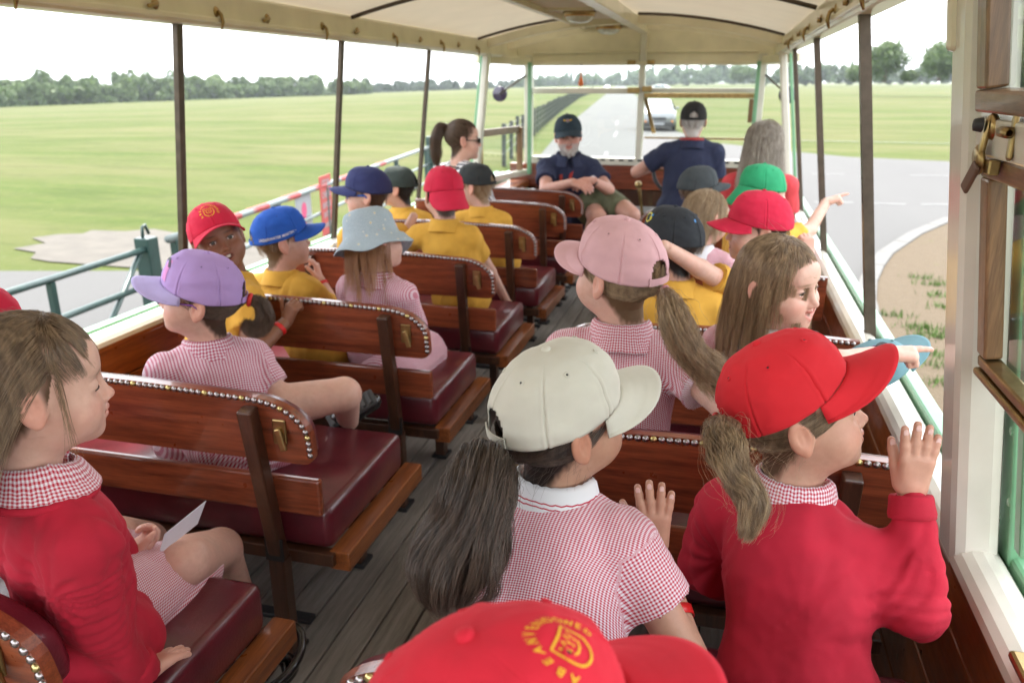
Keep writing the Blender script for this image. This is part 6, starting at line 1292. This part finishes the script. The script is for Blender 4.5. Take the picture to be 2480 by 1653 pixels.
P0, g = scalp_roots(90, lambda P: (P[:, 2] < -.012) & (P[:, 1] < .03), 62); strands('hair', loc(WH, grow(P0, g, lambda p: np.c_[p[:, 0] * 3, np.full(len(p), -.6), np.full(len(p), -.3)], g.uniform(.03, .08, 90), 12, .3, (1.0, 1.1), .84, .28)), 'dark', WH['t'], .0002)
E_, W_, A_ = WH['arms'][1]; band(WH, W_ + (E_ - W_) * .62, W_ + (E_ - W_) * .64, .030, redband, w_=.008)
# ---- girl in red cap and sweater, right
HR_ = at(1836, 948, 1.25); w_h = at(2092, 1132, 1.22)
RR = child_person('girl in red cap and red sweater with a messy plait at the window', HR_, -84, 15, 0, 1.04, (.18, 1.10, SEAT), -24, 'sweater', 'tan', 'brown', near=True, collar='gingham', bs=1.0, collar_h=.022, eyes=.0042, wide=.93, shoulder={1: (0, 0, -.018), -1: (0, 0, -.02)},
    arms=[dict(side=1, wrist=w_h, fwd=(.04, .04, 1), nrm=(.10, -1, .05), thumb=-1, elbow=at(2108, 1405, 1.15), wide_=1, kw=dict(curl=(.05, .04, .05, .08), spread=.15, thumb=.28, thumbcurl=.12), sc=1.0)])
cap, gr, Wf = capof(RR, red_cap, name='red_cap', near=True, brim=.074, bend=.026, droop=.08, tilt=.012, z0=.030, tiltx=R(14))
under_cap(RR, 'brown', (0, -.116, .004), 4200, zmax=.03, front=.064, seed=71, r=.0003, frizz=.002, sag=.006); tie = loc(RR, (0, -.120, .004)); bobble(RR, tie, RR['HR'] @ np.array([0, 1, .2]), .015, mat('red_tie', (.6, .03, .03), .7), tr=.007)
tl = [tie, at(1662, 985, 1.12), at(1672, 1050, 1.07), at(1705, 1105, 1.05), at(1740, 1155, 1.03), at(1708, 1225, 1.02)]
S_ = np.array([np.array([np.interp(u, np.linspace(0, 1, len(tl)), [p[i] for p in tl]) for i in range(3)]) for u in np.linspace(0, 1, 30)])
for k in range(3):
    w3 = np.array([S_[i] + np.array([math.sin(i * .62 + k * 2.09) * .016 * (1 - (i / 34)), -.006, math.cos(i * 1.24 + k * 2.09) * .008]) for i in range(30)]); strands('plait', tail(w3, [.012, .021, .021, .018, .016, .006], 1300, 26, 13 + k, .005, .004, 2), ('brown', 'blond', 'brown')[k], RR['t'], .00036)
strands('hair', tail(tl, [.018, .034, .038, .038, .036, .034], 90, 24, 17, .010, .007, 1.5, lenvar=.6), 'blond', RR['t'], .0002)
P0, g = scalp_roots(100, lambda P: (P[:, 2] < -.005) & (P[:, 1] < .055), 72); strands('hair', loc(RR, grow(P0, g, lambda p: np.c_[p[:, 0] * 3, np.full(len(p), -.6), np.full(len(p), -.4)], g.uniform(.03, .08, 100), 12, .3, (1.0, 1.1), .84, .28)), 'blond', RR['t'], .0002)
# ---- nearest child: only the red crested cap shows
BT = child_person('child nearest the camera, only a red crested cap shows', at(1190, 1750, .45), -66, 12, 0, 1.02, (-.15, .30, SEAT), -60, 'sweater', 'pale', 'brown', near=False)
cap, gr, Wf = capof(BT, cloth('red_cap_soft', (.62, .012, .035), .25, .15, 900), name='red_cap', near=True, opening=False, bend=.012, droop=.10, fresh=1.4); cap_decal(cap, Wf, gr, *crest(), 0.42, .60, yellow_thread, 'crest', .95)
# ---- pink cap
PK = child_person('girl in pale pink cap with long fair ponytail', at(1418, 628, 1.76), 58, 6, -3, 1.06, (-.20, 1.73, SEAT), 4, 'gingham', 'pale', 'blond', near=True, bs=1.08, collar_h=.022,
    arms=[dict(side=1, wrist=at(1668, 880, 1.80), pole=(.6, -1, -.2), fwd=(.2, .3, -.4), nrm=(0, -1, .2), thumb=-1)], sleeve=.60, sleeve_r=.052)
cap, gr, Wf = capof(PK, cloth('pink_cap', (.62, .37, .40), .2, .2, 900, .05), name='pink_cap', near=True, bend=.020, droop=.12, tilt=.016)
under_cap(PK, 'blond', (0, -.118, -.006), 2600, seed=81, r=.0003); tie = loc(PK, (0, -.122, -.006)); bobble(PK, tie, PK['HR'] @ np.array([0, 1, .2]), .013, mat('pink_tie', (.5, .2, .25), .7), tr=.005)
tl = [tie, at(1542, 705, 1.62), at(1560, 770, 1.58), at(1595, 825, 1.57), at(1648, 858, 1.57), at(1672, 915, 1.57)]; strands('hair', tail(tl, [.012, .026, .034, .038, .034, .011], 2800, 24, 19, .007, .013, 1.5, lenvar=.7), 'blond', PK['t'], .00042); strands('hair', tail(tl, [.02, .035, .045, .05, .055, .055], 90, 24, 20, .018, .012, 1.6), 'blond', PK['t'], .00024)
# ---- smiling girl
SM = child_person('smiling girl with loose fair hair pointing out of the window', at(1790, 652, 1.78), -122, -2, 4, .97, (.15, 1.72, SEAT), -40, 'gingham', 'pale', 'blond', near=True, mouth='smile', eyes=.003, collar='white',
    arms=[dict(side=1, wrist=at(2040, 812, 1.80), fwd=(1, .10, .02), nrm=(.05, -.35, .9), thumb=-1, elbow=at(1925, 835, 1.74), kw=dict(point=True, thumb=.3, thumbcurl=.6))], sleeve=.55)
P0, g = scalp_roots(6500, lambda P: (P[:, 2] > -.02) & ((P[:, 1] < .035) | (P[:, 2] > .072)), 91); strands('hair', loc(SM, grow(P0, g, lambda p: np.c_[np.sign(p[:, 0]) * .12, np.full(len(p), -.38), np.full(len(p), -.6)], g.uniform(.15, .24, 6500), 18, 2.8, (1.0, 1.045), .74, .05, gv=SM['HR'].T @ np.array([0, 0, -1.0]))), 'blond', SM['t'], .00032)
P0, g = scalp_roots(30, lambda P: P[:, 2] > .03, 92); strands('hair', loc(SM, grow(P0, g, lambda p: np.c_[np.sign(p[:, 0]) * .3, np.full(len(p), -.5), np.full(len(p), .2)], g.uniform(.04, .09, 30), 16, .4, (1.02, 1.15), .86, .25)), 'blond', SM['t'], .00024)
E_, W_, A_ = SM['arms'][1]; band(SM, W_ - (W_ - E_) * .16, W_ - (W_ - E_) * .14, .0225, mat('purple_strap', (.30, .08, .42), .5), 'watch_strap', .011); V_, F_ = lathe([(0, .005), (.014, .005), (.016, 0)], 14, (0, -.5, .8), W_ - (W_ - E_) * .15 + np.array([0, -.012, .02])); mesh('watch_face', V_, F_, blackm, SM['t'])
# teal cap resting on the sill beyond her arm
tq = thing('teal_cap', 'teal cap with a wide brim resting on the right window sill', 'cap', at(2010, 800, 2.05)); make_cap(tq, at(2012, 850, 1.92) - np.array([0, 0, .02]), rotm(R(-42), R(12), R(-14)), 1.0, cloth('teal_cap', (.11, .22, .25), .2, .1, 900), 'crown', brim=.085, bend=.010, droop=-.05, opening=False, H=.06)
# ---- two boys in yellow
KB = child_person('boy in black cap with yellow badge seen from behind', at(1540, 562, 2.50), 55, 0, 0, 1.0, (-.10, 2.48, SEAT), 10, 'yellow', 'tan', 'black')
cap, gr, Wf = capof(KB, cloth('black_badge_cap', (.020, .024, .030), .2, .1, 900), name='black_cap', near=True, opening=False); a = np.linspace(0, 2 * math.pi, 25); V_ = np.array([(r_ * math.cos(t), r_ * .75 * math.sin(t), 0) for t in a for r_ in (.017, .022)]); cap_decal(cap, Wf, gr, V_, [(2 * i, 2 * i + 1, 2 * i + 3, 2 * i + 2) for i in range(24)], -.8, .42, mat('badge_yellow', (.75, .65, .03), .6), 'badge_ring')
for t_ in (1.2, 2.2, 3.2, -1.0): V_, F_ = lathe([(0, 0), (.005, 0)], 10, (0, 0, 1)); cap_decal(cap, Wf, gr, V_, F_, t_, .5, mat('blue_eyelet', (.05, .25, .6), .5), 'blue_eyelet')
short_hair(KB, 'black', 600)
YR = child_person('boy in crimson cap and yellow shirt stretching his arm out', at(1738, 528, 2.66), 98, 0, 0, 1.0, (.12, 2.56, SEAT), 50, 'yellow', 'pale', 'chest', mouth='open', near=True, eyes=.004,
    arms=[dict(side=-1, wrist=at(1525, 566, 2.36), pole=(.1, -.6, -.4), fwd=(-1, -.2, .1), nrm=(0, -.3, 1), thumb=1), dict(side=1, wrist=at(1856, 585, 2.85), fwd=(-.1, .1, 1), nrm=(.4, -1, 0), thumb=-1, elbow=at(1812, 640, 2.78), kw=dict(curl=(1.1, 1.1, 1.1, 1.1)))], sleeve=.62)
capof(YR, pinkred_cap, name='red_cap', near=True, opening=False, droop=.25, seams=4, H=.105); short_hair(YR, 'chest', 900)
# ---- fair child, green cap, grey cap
FB = child_person('fair haired child without a cap between the two boys in yellow', at(1622, 500, 3.28), -48, -4, 0, 1.02, (-.05, 3.25, SEAT), -10, 'gingham', 'pale', 'fair', collar='white')
P0, g = scalp_roots(3600, lambda P: (P[:, 2] > -.055 + np.clip((P[:, 1] + .03) * 1.2, -.02, .3)), 101); strands('hair', loc(FB, grow(P0, g, lambda p: np.c_[p[:, 0] * 2, np.full(len(p), -.35), np.full(len(p), -.8)], g.uniform(.07, .12, 3600), 12, .7, (1.0, 1.07), .75, .06)), 'fair', FB['t'], .0004)
GC = child_person('child in a green cap pointing an arm out of the window', at(1757, 444, 3.46), -52, 0, 0, 1.0, (.10, 3.30, SEAT), -40, 'yellow', 'pale', 'dark', collar='white',
    arms=[dict(side=1, wrist=at(1898, 464, 3.62), fwd=(.9, .1, .30), nrm=(0, -.3, .9), thumb=-1, pole=(.2, -.2, -1), kw=dict(point=True, thumb=.3))], sleeve=.7); capof(GC, cloth('green_cap', (.02, .30, .13), .2, .15, 900), name='green_cap', capyaw=math.pi, opening=False, droop=1.0, shift=(0, .028, 0)); short_hair(GC, 'dark', 700)
GY = child_person('child in a charcoal cap with a small pink badge', at(1606, 438, 4.06), -62, 0, 0, 1.0, (-.10, 4.03, SEAT), -20, 'yellow', 'pale', 'brown'); cap, gr, Wf = capof(GY, cloth('charcoal_cap', (.045, .055, .062), .2, .1, 900), name='charcoal_cap', opening=False); V_, F_ = textmesh('VG', .02, True); cap_decal(cap, Wf, gr, V_, F_, .0, .4, mat('badge_pink', (.6, .25, .32), .6), 'lettering'); short_hair(GY, 'brown', 600)
# ---- woman in coral top
WR = child_person('woman in coral top with long straight grey hair', at(1755, 335, 4.72), -8, -3, 0, 1.12, (.10, 4.80, SEAT), -6, 'redtop', 'pale', 'grey', kind='adult', bs=1.26, collar=None)
P0, g = scalp_roots(4500, lambda P: (P[:, 1] < .05) & (P[:, 2] > -.04), 111); strands('hair', loc(WR, grow(P0, g, lambda p: np.c_[p[:, 0] * 1.5, np.full(len(p), -.30), np.full(len(p), -.8)], g.uniform(.22, .33, 4500), 16, 1.0, (1.08, 1.28), .78, .05)), 'grey', WR['t'], .0005)
# ---- driver
DR = child_person('driver in black cap and navy polo with red lanyard', at(1592, 278, 6.10), 4, 0, 0, 1.14, (-.25, 6.05, SEAT + .02), 4, 'navy', 'man', 'white', kind='adult', bs=1.45, arms=[dict(side=-1, wrist=at(1492, 388, 6.34), fwd=(.3, .6, .3), nrm=(-.3, -.3, .9), thumb=1, pole=(-1, -.2, -.6), sc=.95)], sleeve=.62, wide=1.06)
capof(DR, cloth('black_cap_plain', (.015, .015, .016), .2, .1, 900), name='black_cap', opening=True); short_hair(DR, 'white', 1200, r=.0006, zmax=.06)
MB().tube([DR['nb'] + np.array([.088 * math.sin(t), -.085 * math.cos(t), .035 - .004 * abs(t)]) for t in np.linspace(-1.1, 1.1, 14)], .011, 6).build('lanyard', redp, DR['t'])
ds = thing('driver_seat', 'dark padded seat under the driver', 'seat', (-.25, 6.05, FL)); MB().box((-.48, 5.85, 1.20), (-.02, 6.25, 1.34), .02).build('seat_cushion', leather, ds); MB().box((-.28, 6.0, FL), (-.22, 6.1, 1.2), .004).build('seat_post', blackm, ds)
# ================================================================== AIR
hz = MB().box((-2700, -2700, -10.5), (2700, 2700, 32)).build('haze', None); tag(hz, 'pale summer haze over the fields', kind='stuff')
m, nb, b = newmat('haze_air'); nb.n.remove(b); pv = nb.n.new('ShaderNodeVolumePrincipled'); pv.inputs['Color'].default_value = (.86, .92, 1.0, 1); pv.inputs['Density'].default_value = 0.00022; pv.inputs['Anisotropy'].default_value = .3
nb.link(pv.outputs[0], nb.n['Material Output'].inputs['Volume']); hz.data.materials.clear(); hz.data.materials.append(m)
